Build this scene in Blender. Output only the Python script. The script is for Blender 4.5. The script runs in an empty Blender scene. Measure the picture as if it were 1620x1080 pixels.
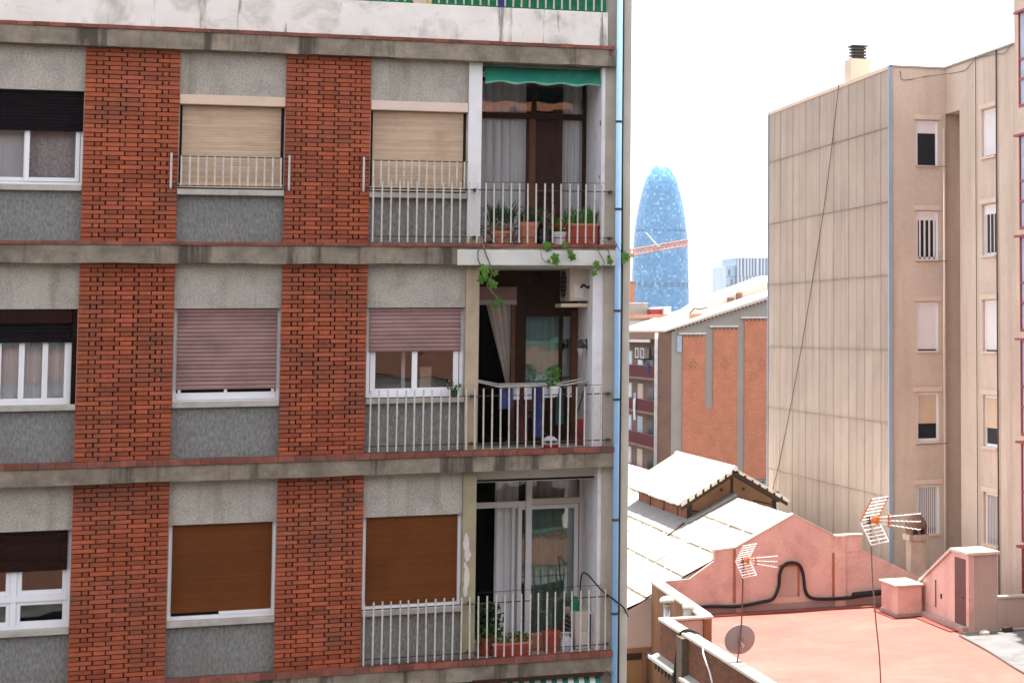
import bpy, bmesh, math, random
from mathutils import Vector, Matrix
random.seed(7)
S = bpy.context.scene
COL = S.collection
rnd = random.uniform
HAZE = True

# ------------------------------------------------------------------ camera
yaw, pitch, roll = -0.38988, 0.07980, -0.00820
F_PX, PX, PY, W, H = 3274.0, 1671.5, 252.7, 1620.0, 1080.0
cy, sy = math.cos(yaw), math.sin(yaw)
cp, sp = math.cos(pitch), math.sin(pitch)
cr, sr = math.cos(roll), math.sin(roll)
Ry = Matrix(((cy, sy, 0), (-sy, cy, 0), (0, 0, 1)))
Bm = Matrix(((1, 0, 0), (0, 0, -1), (0, 1, 0)))
Rp = Matrix(((1, 0, 0), (0, cp, sp), (0, -sp, cp)))
Rr = Matrix(((cr, -sr, 0), (sr, cr, 0), (0, 0, 1)))
RM = Rr @ Rp @ Bm @ Ry
cam_d = bpy.data.cameras.new('camera')
cam = bpy.data.objects.new('camera', cam_d)
COL.objects.link(cam)
cam_d.sensor_width = 36.0
cam_d.lens = F_PX / W * 36.0
cam_d.shift_x = (W / 2 - PX) / W
cam_d.shift_y = (PY - H / 2) / W
cam_d.clip_start, cam_d.clip_end = 0.1, 8000
r0, r1, r2 = RM[0], RM[1], RM[2]
cam.matrix_world = Matrix(((r0[0], -r1[0], -r2[0], 0), (r0[1], -r1[1], -r2[1], 0), (r0[2], -r1[2], -r2[2], 14.0), (0, 0, 0, 1)))
S.camera = cam

# ------------------------------------------------------------------ world, sun, exposure
SUN = Vector((0.10, 0.25, 1.0)).normalized()
w = bpy.data.worlds.new('World'); S.world = w; w.use_nodes = True
nt = w.node_tree
bg = nt.nodes['Background']
sky = nt.nodes.new('ShaderNodeTexSky'); sky.sky_type = 'NISHITA'; sky.sun_disc = False
sky.sun_elevation = math.asin(SUN.z); sky.sun_rotation = math.atan2(SUN.x, SUN.y)
sky.air_density = 1.0; sky.dust_density = 1.0; sky.ozone_density = 1.0
hs = nt.nodes.new('ShaderNodeHueSaturation'); hs.inputs['Saturation'].default_value = 0.22   # thin white veil over the whole sky
nt.links.new(sky.outputs[0], hs.inputs['Color']); nt.links.new(hs.outputs[0], bg.inputs[0]); bg.inputs[1].default_value = 0.15
sd = bpy.data.lights.new('sun', 'SUN'); sd.energy = 4.0; sd.angle = math.radians(0.53); sd.color = (1.0, 0.95, 0.87)
so = bpy.data.objects.new('sun', sd); COL.objects.link(so)
so.rotation_euler = SUN.to_track_quat('Z', 'Y').to_euler()
S.view_settings.view_transform = 'Standard'; S.view_settings.look = 'None'
S.view_settings.gamma = 1.0; S.view_settings.use_curve_mapping = False
S.view_settings.exposure = 1.75
S.render.engine = 'CYCLES'
S.cycles.max_bounces = 8; S.cycles.diffuse_bounces = 4; S.cycles.transparent_max_bounces = 12
S.cycles.caustics_reflective = False; S.cycles.caustics_refractive = False

# ------------------------------------------------------------------ materials
def _n(nt, t, **kw):
    n = nt.nodes.new(t)
    for k, v in kw.items(): setattr(n, k, v)
    return n

def mat(name, col, rough=0.85, col2=None, scale=3.0, amt=0.25, stretch=1.0, bump=0.0, bscale=60.0, bdist=0.01,
        streak=None, streak_amt=0.0, streak_scale=5.0, spec=0.3, metal=0.0, rnd_amt=0.0, coat=0.0, transl=0.0, edge=(0.52, 0.7), grain=0.0, gscale=70.0, grime=None, grime_amt=0.0, grime_scale=1.2):
    """world-space procedural surface: base tone wandering to col2, vertical run stains, blotches of grime, fine relief"""
    m = bpy.data.materials.new(name); m.use_nodes = True
    t = m.node_tree; b = t.nodes['Principled BSDF']; L = t.links
    b.inputs['Roughness'].default_value = rough
    b.inputs['Specular IOR Level'].default_value = spec
    b.inputs['Metallic'].default_value = metal
    if coat: b.inputs['Coat Weight'].default_value = coat
    geo = _n(t, 'ShaderNodeNewGeometry')
    def noise(sc, det=5.0, zs=1.0, dist=0.0):
        mp = _n(t, 'ShaderNodeMapping'); mp.inputs['Scale'].default_value = (1, 1, zs)
        L.new(geo.outputs['Position'], mp.inputs[0])
        n = _n(t, 'ShaderNodeTexNoise'); n.inputs['Scale'].default_value = sc; n.inputs['Detail'].default_value = det
        n.inputs['Roughness'].default_value = 0.62; n.inputs['Distortion'].default_value = dist
        L.new(mp.outputs[0], n.inputs['Vector']); return n.outputs['Fac']
    def ramp(src, a, bb):
        r = _n(t, 'ShaderNodeMapRange'); r.inputs['From Min'].default_value = a; r.inputs['From Max'].default_value = bb
        L.new(src, r.inputs['Value']); return r.outputs[0]
    def mix(fac, a, bb, kind='MIX'):
        x = _n(t, 'ShaderNodeMix', data_type='RGBA', blend_type=kind)
        if isinstance(fac, float): x.inputs[0].default_value = fac
        else: L.new(fac, x.inputs[0])
        for i, v in ((6, a), (7, bb)):
            if isinstance(v, tuple): x.inputs[i].default_value = v + (1,) if len(v) == 3 else v
            else: L.new(v, x.inputs[i])
        return x.outputs[2]
    def scaled(src, k):
        q = _n(t, 'ShaderNodeMath', operation='MULTIPLY'); q.inputs[1].default_value = k; L.new(src, q.inputs[0]); return q.outputs[0]
    c2 = col2 or tuple(c * (1 - amt) for c in col)
    c = mix(ramp(noise(scale, zs=stretch), 0.32, 0.68), col, c2)
    if rnd_amt:
        oi = _n(t, 'ShaderNodeObjectInfo')
        ad = _n(t, 'ShaderNodeMath', operation='ADD'); L.new(oi.outputs['Random'], ad.inputs[0]); L.new(geo.outputs['Random Per Island'], ad.inputs[1])
        fr = _n(t, 'ShaderNodeMath', operation='FRACT'); L.new(ad.outputs[0], fr.inputs[0])
        mr = _n(t, 'ShaderNodeMapRange'); mr.inputs['To Min'].default_value = 1 - rnd_amt; mr.inputs['To Max'].default_value = 1 + rnd_amt * 0.8
        L.new(fr.outputs[0], mr.inputs['Value'])
        cc = _n(t, 'ShaderNodeCombineColor'); 
        for i in range(3): L.new(mr.outputs[0], cc.inputs[i])
        c = mix(1.0, c, cc.outputs[0], 'MULTIPLY')
    if grime:
        c = mix(scaled(ramp(noise(grime_scale, 8.0, 1.0, 0.6), 0.5, 0.72), grime_amt), c, grime)
    if streak:
        c = mix(scaled(ramp(noise(streak_scale, 8.0, 0.09), *edge), streak_amt), c, streak)
    if grain:
        gm = _n(t, 'ShaderNodeMapRange'); gm.inputs['From Min'].default_value = .3; gm.inputs['From Max'].default_value = .7
        gm.inputs['To Min'].default_value = 1 - grain; gm.inputs['To Max'].default_value = 1 + grain * .7
        L.new(noise(gscale, 2.0), gm.inputs['Value'])
        gc = _n(t, 'ShaderNodeCombineColor')
        for i in range(3): L.new(gm.outputs[0], gc.inputs[i])
        c = mix(1.0, c, gc.outputs[0], 'MULTIPLY')
    L.new(c, b.inputs['Base Color'])
    if bump:
        bn = _n(t, 'ShaderNodeBump'); bn.inputs['Strength'].default_value = bump; bn.inputs['Distance'].default_value = bdist
        L.new(noise(bscale, 4.0), bn.inputs['Height']); L.new(bn.outputs[0], b.inputs['Normal'])
    if transl:
        b.inputs['Subsurface Weight'].default_value = 0.0
        tr = _n(t, 'ShaderNodeBsdfTranslucent'); L.new(c, tr.inputs[0])
        ms = _n(t, 'ShaderNodeMixShader'); ms.inputs[0].default_value = transl
        L.new(b.outputs[0], ms.inputs[1]); L.new(tr.outputs[0], ms.inputs[2]); L.new(ms.outputs[0], t.nodes['Material Output'].inputs[0])
    return m

def glass_mat(name, tint=(0.85, 0.9, 0.9), refl=0.16):
    m = bpy.data.materials.new(name); m.use_nodes = True; t = m.node_tree; L = t.links
    t.nodes.remove(t.nodes['Principled BSDF'])
    tr = _n(t, 'ShaderNodeBsdfTransparent'); tr.inputs[0].default_value = tint + (1,)
    gl = _n(t, 'ShaderNodeBsdfGlossy'); gl.inputs['Roughness'].default_value = 0.01; gl.inputs[0].default_value = (1, 1, 1, 1)
    fr = _n(t, 'ShaderNodeFresnel'); fr.inputs[0].default_value = 1.5
    ad = _n(t, 'ShaderNodeMath', operation='ADD'); ad.use_clamp = True; ad.inputs[1].default_value = refl - 0.04; L.new(fr.outputs[0], ad.inputs[0])
    nz = _n(t, 'ShaderNodeTexNoise'); nz.inputs['Scale'].default_value = 1.3
    geo = _n(t, 'ShaderNodeNewGeometry'); L.new(geo.outputs['Position'], nz.inputs['Vector'])
    bp = _n(t, 'ShaderNodeBump'); bp.inputs['Strength'].default_value = 0.06; bp.inputs['Distance'].default_value = 0.05
    L.new(nz.outputs[0], bp.inputs['Height']); L.new(bp.outputs[0], gl.inputs['Normal'])
    ms = _n(t, 'ShaderNodeMixShader'); L.new(ad.outputs[0], ms.inputs[0]); L.new(tr.outputs[0], ms.inputs[1]); L.new(gl.outputs[0], ms.inputs[2])
    L.new(ms.outputs[0], t.nodes['Material Output'].inputs[0])
    return m

def brick_mat(name, c1, c2, mortar, bw=0.29, bh=0.06, axis='XZ', rough=0.9, grime=None, g_amt=0.0):
    m = bpy.data.materials.new(name); m.use_nodes = True; t = m.node_tree; L = t.links; b = t.nodes['Principled BSDF']
    b.inputs['Roughness'].default_value = rough; b.inputs['Specular IOR Level'].default_value = 0.2
    geo = _n(t, 'ShaderNodeNewGeometry'); sep = _n(t, 'ShaderNodeSeparateXYZ'); L.new(geo.outputs['Position'], sep.inputs[0])
    cmb = _n(t, 'ShaderNodeCombineXYZ'); L.new(sep.outputs['XYZ'.index(axis[0])], cmb.inputs[0]); L.new(sep.outputs[2], cmb.inputs[1])
    bt = _n(t, 'ShaderNodeTexBrick'); L.new(cmb.outputs[0], bt.inputs['Vector'])
    bt.inputs['Scale'].default_value = 1.0; bt.inputs['Brick Width'].default_value = bw; bt.inputs['Row Height'].default_value = bh
    bt.inputs['Mortar Size'].default_value = 0.008; bt.inputs['Color1'].default_value = c1 + (1,); bt.inputs['Color2'].default_value = c2 + (1,)
    bt.inputs['Mortar'].default_value = mortar + (1,); bt.inputs['Bias'].default_value = 0.0
    nz = _n(t, 'ShaderNodeTexNoise'); nz.inputs['Scale'].default_value = 1.1; nz.inputs['Detail'].default_value = 6; L.new(geo.outputs['Position'], nz.inputs['Vector'])
    mr = _n(t, 'ShaderNodeMapRange'); mr.inputs['From Min'].default_value = .3; mr.inputs['From Max'].default_value = .7
    mr.inputs['To Min'].default_value = 0.86; mr.inputs['To Max'].default_value = 1.08; L.new(nz.outputs[0], mr.inputs['Value'])
    mx = _n(t, 'ShaderNodeMix', data_type='RGBA', blend_type='MULTIPLY'); mx.inputs[0].default_value = 1.0
    L.new(bt.outputs['Color'], mx.inputs[6]); L.new(mr.outputs[0], mx.inputs[7])
    out = mx.outputs[2]
    if grime:
        nz2 = _n(t, 'ShaderNodeTexNoise'); nz2.inputs['Scale'].default_value = 9.0; nz2.inputs['Detail'].default_value = 8; L.new(geo.outputs['Position'], nz2.inputs['Vector'])
        m2 = _n(t, 'ShaderNodeMapRange'); m2.inputs['From Min'].default_value = .58; m2.inputs['From Max'].default_value = .7; m2.inputs['To Max'].default_value = g_amt; L.new(nz2.outputs[0], m2.inputs['Value'])
        mz = _n(t, 'ShaderNodeMix', data_type='RGBA'); L.new(m2.outputs[0], mz.inputs[0]); L.new(out, mz.inputs[6]); mz.inputs[7].default_value = grime + (1,); out = mz.outputs[2]
    L.new(out, b.inputs['Base Color'])
    bp = _n(t, 'ShaderNodeBump'); bp.inputs['Strength'].default_value = 0.6; bp.inputs['Distance'].default_value = 0.01; bp.invert = True
    L.new(bt.outputs['Fac'], bp.inputs['Height']); L.new(bp.outputs[0], b.inputs['Normal'])
    return m

def stripe_mat(name, ca, cb, width, axis='X', transl=0.25):
    m = bpy.data.materials.new(name); m.use_nodes = True; t = m.node_tree; L = t.links; b = t.nodes['Principled BSDF']
    b.inputs['Roughness'].default_value = 0.9
    geo = _n(t, 'ShaderNodeNewGeometry'); sep = _n(t, 'ShaderNodeSeparateXYZ'); L.new(geo.outputs['Position'], sep.inputs[0])
    d = _n(t, 'ShaderNodeMath', operation='DIVIDE'); d.inputs[1].default_value = width; L.new(sep.outputs['XYZ'.index(axis)], d.inputs[0])
    fr = _n(t, 'ShaderNodeMath', operation='FRACT'); L.new(d.outputs[0], fr.inputs[0])
    g = _n(t, 'ShaderNodeMath', operation='GREATER_THAN'); g.inputs[1].default_value = 0.5; L.new(fr.outputs[0], g.inputs[0])
    mx = _n(t, 'ShaderNodeMix', data_type='RGBA'); L.new(g.outputs[0], mx.inputs[0]); mx.inputs[6].default_value = ca + (1,); mx.inputs[7].default_value = cb + (1,)
    L.new(mx.outputs[2], b.inputs['Base Color']); return m

M = {}
M['brick'] = mat('fired brick', (0.375, 0.092, 0.040), 0.88, (0.275, 0.064, 0.030), 14, rnd_amt=0.28, bump=0.25, bscale=120, bdist=0.004, grime=(0.10, 0.065, 0.05), grime_amt=0.55, grime_scale=1.3, streak=(0.15, 0.06, 0.038), streak_amt=0.35, streak_scale=2.5)
M['mortar'] = mat('dark recessed mortar', (0.075, 0.03, 0.022), 0.95, (0.045, 0.02, 0.016), 20)
M['render_light'] = mat('weathered light render', grain=0.28, gscale=38, col=(0.45, 0.41, 0.355), rough=0.95, col2=(0.37, 0.335, 0.29), scale=2.0, streak=(0.20, 0.17, 0.13), streak_amt=0.6, streak_scale=3.0, bump=0.5, bscale=55, bdist=0.012, grime=(0.24, 0.22, 0.19), grime_amt=0.45, grime_scale=4)
M['roughcast'] = mat('grey roughcast', (0.31, 0.31, 0.292), 0.95, (0.145, 0.145, 0.137), 34, stretch=0.4, bump=0.9, bscale=60, bdist=0.02, grime=(0.15, 0.15, 0.14), grime_amt=0.35, grime_scale=1.3, streak=(0.13, 0.125, 0.11), streak_amt=0.3)
M['concrete'] = mat('stained concrete', (0.34, 0.28, 0.215), 0.95, (0.16, 0.13, 0.10), 2.6, grain=0.2, streak=(0.06, 0.048, 0.038), streak_amt=0.9, edge=(0.54, 0.64), streak_scale=3.2, bump=0.4, bscale=30, bdist=0.012, grime=(0.11, 0.09, 0.07), grime_amt=0.75, grime_scale=2.2)
M['white_fascia'] = mat('patched white fascia', (0.62, 0.61, 0.57), 0.9, (0.52, 0.50, 0.46), 2, bump=0.3, grime=(0.36, 0.33, 0.28), grime_amt=0.4, grime_scale=3)
M['tile_edge'] = mat('terracotta edging', (0.27, 0.085, 0.055), 0.8, (0.15, 0.05, 0.037), 6, rnd_amt=0.25, bump=0.3, bscale=80, grime=(0.08, 0.06, 0.05), grime_amt=0.6, grime_scale=3)
M['parapet_white'] = mat('peeling whitewash', (0.80, 0.74, 0.69), 0.92, (0.70, 0.64, 0.59), 3, streak=(0.13, 0.09, 0.065), streak_amt=0.85, streak_scale=5.5, edge=(0.60, 0.68), bump=0.35, bscale=25, bdist=0.01, grime=(0.20, 0.17, 0.14), grime_amt=0.55, grime_scale=2.2)
M['col_white'] = mat('white painted column', (0.74, 0.72, 0.73), 0.8, (0.66, 0.64, 0.64), 4, streak=(0.45, 0.40, 0.36), streak_amt=0.4, bump=0.15)
M['col_beige'] = mat('bare beige render', (0.46, 0.36, 0.26), 0.95, (0.36, 0.28, 0.20), 3, streak=(0.22, 0.17, 0.12), streak_amt=0.5, bump=0.4)
M['col_olive'] = mat('mildewed olive render', (0.37, 0.315, 0.20), 0.95, (0.27, 0.235, 0.15), 2.5, streak=(0.15, 0.13, 0.09), streak_amt=0.5, bump=0.4)
M['peel'] = mat('exposed plaster', (0.62, 0.55, 0.50), 0.95, (0.54, 0.46, 0.42), 12, bump=0.3)
M['side_white'] = mat('balcony whitewash', (0.80, 0.77, 0.80), 0.9, (0.72, 0.69, 0.71), 2.5, grime=(0.42, 0.38, 0.36), grime_amt=0.45, grime_scale=3, bump=0.2)
M['soffit'] = mat('balcony soffit', (0.66, 0.61, 0.54), 0.95, (0.58, 0.53, 0.46), 4)
M['pier'] = mat('end pier render', (0.47, 0.41, 0.335), 0.95, (0.38, 0.33, 0.27), 3, streak=(0.26, 0.22, 0.17), streak_amt=0.5, bump=0.4, bscale=40)
M['pier_light'] = mat('end pier pale render', (0.56, 0.50, 0.42), 0.95, (0.47, 0.42, 0.35), 3, streak=(0.34, 0.29, 0.23), streak_amt=0.4, bump=0.4, bscale=40)
M['pipe_blue'] = mat('pale blue pipe paint', (0.23, 0.38, 0.58), 0.5, (0.20, 0.34, 0.53), 5, spec=0.5)
M['black_metal'] = mat('black iron', (0.03, 0.03, 0.032), 0.6, (0.05, 0.035, 0.03), 20, spec=0.4)
M['bar_cream'] = mat('chipped cream bar paint', (0.55, 0.51, 0.46), 0.65, (0.46, 0.42, 0.37), 6, grime=(0.30, 0.15, 0.08), grime_amt=0.55, grime_scale=14)
M['pvc'] = mat('white window frame', (0.80, 0.79, 0.82), 0.4, (0.76, 0.75, 0.78), 3, spec=0.5)
M['cream_frame'] = mat('cream aluminium frame', (0.66, 0.59, 0.54), 0.5, (0.60, 0.53, 0.48), 3, spec=0.5)
M['brown_frame'] = mat('brown timber frame', (0.045, 0.021, 0.012), 0.7, (0.03, 0.014, 0.008), 8, spec=0.12)
M['sh_tan'] = mat('tan shutter', (0.58, 0.425, 0.305), 0.75, (0.50, 0.36, 0.255), 3, stretch=6, rnd_amt=0.08, spec=0.15, grime=(0.24, 0.15, 0.09), grime_amt=0.35, grime_scale=1.1)
M['hood_tan'] = mat('tan shutter housing', (0.66, 0.49, 0.37), 0.6, (0.60, 0.44, 0.33), 3)
M['hood_pink'] = mat('pinkish shutter housing', (0.68, 0.53, 0.46), 0.6, (0.62, 0.48, 0.41), 3)
M['sh_pink'] = mat('dusty pink shutter', (0.33, 0.20, 0.185), 0.7, (0.25, 0.15, 0.14), 2, rnd_amt=0.16, spec=0.15, grime=(0.42, 0.27, 0.25), grime_amt=0.5, grime_scale=1.5)
M['sh_brown'] = mat('rust brown shutter', (0.155, 0.048, 0.012), 0.75, (0.125, 0.038, 0.010), 2.2, rnd_amt=0.09, spec=0.1, grime=(0.13, 0.045, 0.015), grime_amt=0.5, grime_scale=1.8)
M['sh_dark'] = mat('near black shutter', (0.010, 0.007, 0.009), 0.8, (0.007, 0.005, 0.006), 3, spec=0.05)
M['sh_darkbrown'] = mat('dark brown shutter', (0.026, 0.010, 0.007), 0.8, (0.018, 0.007, 0.005), 3, rnd_amt=0.2, spec=0.06)
M['sill'] = mat('stone sill', (0.46, 0.42, 0.375), 0.9, (0.36, 0.33, 0.29), 5, bump=0.2, grime=(0.2, 0.17, 0.14), grime_amt=0.4, grime_scale=5)
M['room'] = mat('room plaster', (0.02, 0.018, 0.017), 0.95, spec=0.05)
M['glass'] = glass_mat('window glass', (0.98, 0.985, 0.985), 0.075)
M['glass_green'] = glass_mat('greenish window glass', (0.74, 0.85, 0.82), 0.13)
M['curtain'] = mat('white net curtain', (0.84, 0.85, 0.87), 0.95, (0.78, 0.79, 0.81), 3)
M['curtain_cream'] = mat('cream curtain', (0.62, 0.55, 0.50), 0.95, (0.53, 0.46, 0.42), 3)
M['curtain_pattern'] = mat('speckled curtain', (0.40, 0.33, 0.32), 0.95, (0.68, 0.66, 0.68), 30)
M['awning_green'] = mat('green awning canvas', (0.02, 0.24, 0.165), 0.9, (0.015, 0.18, 0.125), 3, grime=(0.20, 0.45, 0.36), grime_amt=0.35, grime_scale=4)
M['awning_trim'] = mat('faded awning trim', (0.16, 0.45, 0.35), 0.9, (0.28, 0.52, 0.42), 12)
M['awning_stripe'] = stripe_mat('striped awning canvas', (0.62, 0.66, 0.58), (0.02, 0.14, 0.125), 0.155)
M['ac'] = mat('cream air conditioner casing', (0.58, 0.51, 0.44), 0.5, (0.52, 0.45, 0.38), 4, grime=(0.35, 0.25, 0.18), grime_amt=0.4, grime_scale=5)
M['dark_grill'] = mat('dark grille', (0.025, 0.025, 0.027), 0.6)
M['terracotta'] = mat('terracotta clay', (0.48, 0.185, 0.10), 0.85, (0.40, 0.15, 0.085), 12, grime=(0.55, 0.40, 0.32), grime_amt=0.35, grime_scale=12)
M['redpot'] = mat('red plastic pot', (0.38, 0.055, 0.03), 0.55, (0.32, 0.045, 0.025), 8)
M['whitepot'] = mat('glazed white pot', (0.70, 0.68, 0.66), 0.4)
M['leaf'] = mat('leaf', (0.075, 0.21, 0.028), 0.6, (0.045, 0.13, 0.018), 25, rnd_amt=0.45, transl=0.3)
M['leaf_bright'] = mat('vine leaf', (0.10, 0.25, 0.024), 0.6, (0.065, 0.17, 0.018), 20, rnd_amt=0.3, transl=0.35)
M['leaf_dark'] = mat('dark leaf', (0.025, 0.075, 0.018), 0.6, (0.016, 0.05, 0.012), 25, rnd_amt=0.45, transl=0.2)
M['dry'] = mat('dry stems', (0.22, 0.16, 0.125), 0.95, (0.13, 0.09, 0.07), 25, rnd_amt=0.4)
M['petal_red'] = mat('red petal', (0.32, 0.02, 0.02), 0.7, (0.2, 0.012, 0.015), 20)
M['petal_yellow'] = mat('yellow petal', (0.7, 0.4, 0.05), 0.7)
M['soil'] = mat('soil', (0.05, 0.035, 0.025), 1.0)
M['blue_cloth'] = mat('blue cloth', (0.05, 0.07, 0.22), 0.95, (0.03, 0.045, 0.15), 10, transl=0.15)
M['white_cloth'] = mat('white cloth', (0.66, 0.64, 0.70), 0.95, (0.58, 0.56, 0.62), 10, transl=0.2)
M['maroon_cloth'] = mat('maroon cloth', (0.10, 0.025, 0.03), 0.95)
M['teal_cloth'] = mat('dark teal cloth', (0.03, 0.09, 0.12), 0.95)
M['dark_grey'] = mat('dark grey paint', (0.06, 0.06, 0.065), 0.7)
M['grey_metal'] = mat('galvanised metal', (0.42, 0.43, 0.44), 0.45, (0.34, 0.34, 0.34), 8, metal=0.6)
M['red_plastic'] = mat('red plastic', (0.35, 0.03, 0.03), 0.5)
M['orange_wood'] = mat('orange brown timber', (0.15, 0.055, 0.022), 0.6, (0.10, 0.035, 0.015), 8)
M['green_mesh'] = mat('green screening', (0.02, 0.20, 0.09), 0.9, (0.012, 0.13, 0.06), 15)
M['yellow'] = mat('yellow board', (0.75, 0.62, 0.10), 0.7)
M['attic'] = mat('attic render', (0.42, 0.38, 0.33), 0.95, bump=0.3)
M['balcony_floor'] = mat('balcony floor tiles', (0.38, 0.34, 0.31), 0.9, (0.30, 0.27, 0.245), 6)
# right hand block and beyond
def clad_mat():
    return mat('fibre cement cladding', (0.455, 0.355, 0.295), 0.92, (0.40, 0.31, 0.255), 0.6, streak=(0.27, 0.215, 0.175), streak_amt=0.5, streak_scale=1.6, rnd_amt=0.05, grime=(0.31, 0.275, 0.225), grime_amt=0.5, grime_scale=0.35)
M['clad'] = clad_mat()
M['sheet_seam'] = mat('darker sheet lap', (0.40, 0.315, 0.26), 0.95, (0.26, 0.205, 0.165), 1.2)  # slightly darker tone for the seams between cladding rows
M['beige'] = mat('beige facade paint', grain=0.06, gscale=8, col=(0.60, 0.475, 0.385), rough=0.92, col2=(0.53, 0.415, 0.335), scale=0.5, streak=(0.36, 0.26, 0.20), streak_amt=0.5, streak_scale=1.0, bump=0.15, bscale=20, grime=(0.45, 0.33, 0.25), grime_amt=0.35, grime_scale=0.7)
M['beige_trim'] = mat('pale facade trim', (0.66, 0.50, 0.40), 0.9, (0.6, 0.45, 0.36), 2)
M['shut_white'] = mat('white blind', (0.74, 0.68, 0.68), 0.6, (0.69, 0.63, 0.63), 2, rnd_amt=0.04)
M['shut_cream'] = mat('cream blind', (0.62, 0.46, 0.32), 0.7, (0.56, 0.41, 0.28), 2)
M['blue_strip'] = mat('blue grey corner strip', (0.30, 0.36, 0.44), 0.6, (0.25, 0.30, 0.37), 1)
M['red_frame'] = mat('red gallery frame', (0.30, 0.022, 0.03), 0.5, (0.25, 0.018, 0.025), 3)
M['cable'] = mat('black cable', (0.014, 0.013, 0.013), 0.6)
M['cable_brown'] = mat('brown cable', (0.10, 0.075, 0.062), 0.7)
M['pink'] = mat('pink masonry paint', (0.70, 0.46, 0.395), 0.9, (0.62, 0.395, 0.335), 0.8, grain=0.08, gscale=14, grime=(0.34, 0.17, 0.14), grime_amt=0.5, grime_scale=0.9, bump=0.25, bscale=25, streak=(0.38, 0.19, 0.15), streak_amt=0.35, streak_scale=1.2)
M['pink_line'] = mat('deeper pink run of paint', (0.42, 0.16, 0.085), 0.9)
M['pink_pale'] = mat('greyish pink render', (0.49, 0.355, 0.295), 0.92, (0.43, 0.305, 0.255), 1.2, streak=(0.32, 0.22, 0.19), streak_amt=0.4, streak_scale=2, bump=0.25)
M['dado'] = mat('grey pink dado', (0.43, 0.30, 0.26), 0.95, (0.38, 0.26, 0.225), 3)
M['terrace'] = mat('red roofing membrane', grain=0.07, gscale=3.0, col=(0.315, 0.113, 0.09), rough=0.85, col2=(0.265, 0.09, 0.07), scale=0.45, grime=(0.36, 0.148, 0.118), grime_amt=0.6, grime_scale=0.5, bump=0.12, bscale=8)
M['floor_strip'] = mat('dark red upstand', (0.24, 0.06, 0.045), 0.85, (0.20, 0.05, 0.038), 2)  # dark red foot strips; the one beside the stairs paints a cast shadow
M['coping'] = mat('pale coping', (0.60, 0.54, 0.46), 0.9, (0.50, 0.44, 0.37), 3, bump=0.3)
M['grey_roof'] = mat('grey felt roof', (0.20, 0.19, 0.19), 0.9, (0.13, 0.125, 0.125), 1.2, grime=(0.09, 0.085, 0.085), grime_amt=0.6, grime_scale=1.5)
M['brown_brick'] = brick_mat('old brown brick', (0.20, 0.068, 0.027), (0.115, 0.040, 0.018), (0.09, 0.045, 0.027), axis='YZ', bh=0.07)
M['butt'] = mat('dark stained buttress', (0.16, 0.115, 0.085), .95, (0.10, .07, .05), 3)
M['brown_wall'] = mat('weathered brown wall', (0.27, 0.13, 0.06), 0.95, (0.18, 0.08, 0.038), 2.5, stretch=0.2, streak=(0.10, 0.05, 0.03), streak_amt=0.6, streak_scale=4, bump=0.4)
M['ochre_door'] = mat('ochre boarding', (0.30, 0.165, 0.06), 0.85, (0.24, 0.125, 0.045), 3, stretch=0.2)
M['door_brown'] = mat('brown metal door', (0.12, 0.062, 0.058), 0.6, (0.10, 0.05, 0.048), 3)
M['roof_white'] = mat('bleached fibre cement roof', (0.64, 0.60, 0.54), 0.9, (0.55, 0.51, 0.45), 1.0, rnd_amt=0.06, grime=(0.46, 0.38, 0.27), grime_amt=0.45, grime_scale=1.4)
M['roof_seam'] = mat('lichen stained lap', (0.22, 0.14, 0.06), 0.95, (0.45, 0.38, 0.28), 1.5)
M['lantern_wall'] = mat('brown lantern boarding', (0.33, 0.18, 0.10), 0.9, (0.25, 0.13, 0.07), 1.5, rnd_amt=0.12)
M['lantern_red'] = mat('rusty lantern louvre', (0.26, 0.075, 0.03), 0.9, (0.13, 0.04, 0.02), 3)
M['dark_timber'] = mat('blackened timber', (0.03, 0.02, 0.015), 0.9, (0.05, 0.03, 0.02), 8)
M['flashing'] = mat('grey lead flashing', (0.24, 0.225, 0.215), 0.8, (0.19, 0.175, 0.165), 3)
M['chimney'] = mat('sooty pink render', (0.58, 0.42, 0.34), 0.95, (0.48, 0.33, 0.26), 3, streak=(0.22, 0.13, 0.10), streak_amt=0.6, bump=0.3)
M['cap_brown'] = mat('clay chimney cap', (0.24, 0.13, 0.10), 0.9, (0.15, 0.08, 0.06), 5)
M['ant_white'] = mat('white antenna rod', (0.82, 0.81, 0.79), 0.4, (0.76, 0.75, 0.73), 8)
M['ant_orange'] = mat('orange plastic', (0.65, 0.16, 0.015), 0.5)
M['mast'] = mat('weathered mast', (0.13, 0.10, 0.085), 0.6, (0.20, 0.17, 0.13), 5)
M['mast_rust'] = mat('rusty mast', (0.20, 0.085, 0.055), 0.8, (0.14, 0.06, 0.04), 5)
M['dish'] = mat('grey dish paint', (0.31, 0.245, 0.245), 0.6, (0.27, 0.21, 0.21), 3)
M['far_brick'] = brick_mat('orange brick infill', (0.60, 0.20, 0.105), (0.50, 0.16, 0.085), (0.48, 0.21, 0.13), grime=(0.66, 0.40, 0.27), g_amt=0.75)
M['far_grey'] = mat('grey concrete frame', (0.36, 0.31, 0.27), 0.95, (0.32, 0.275, 0.24), 0.6)
M['far_brown'] = mat('brown balcony wall', (0.22, 0.12, 0.085), 0.95, (0.17, 0.09, 0.065), 0.8)
M['far_red'] = mat('maroon balcony railing', (0.17, 0.022, 0.03), 0.7, (0.13, 0.017, 0.024), 2)
M['far_white'] = mat('pale paintwork', (0.70, 0.66, 0.62), 0.8)
M['far_roof'] = mat('bleached roof tiles', (0.62, 0.56, 0.49), 0.9, (0.54, 0.47, 0.40), 0.5)
M['far_tile'] = mat('terracotta ridge', (0.45, 0.22, 0.14), 0.9)
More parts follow.
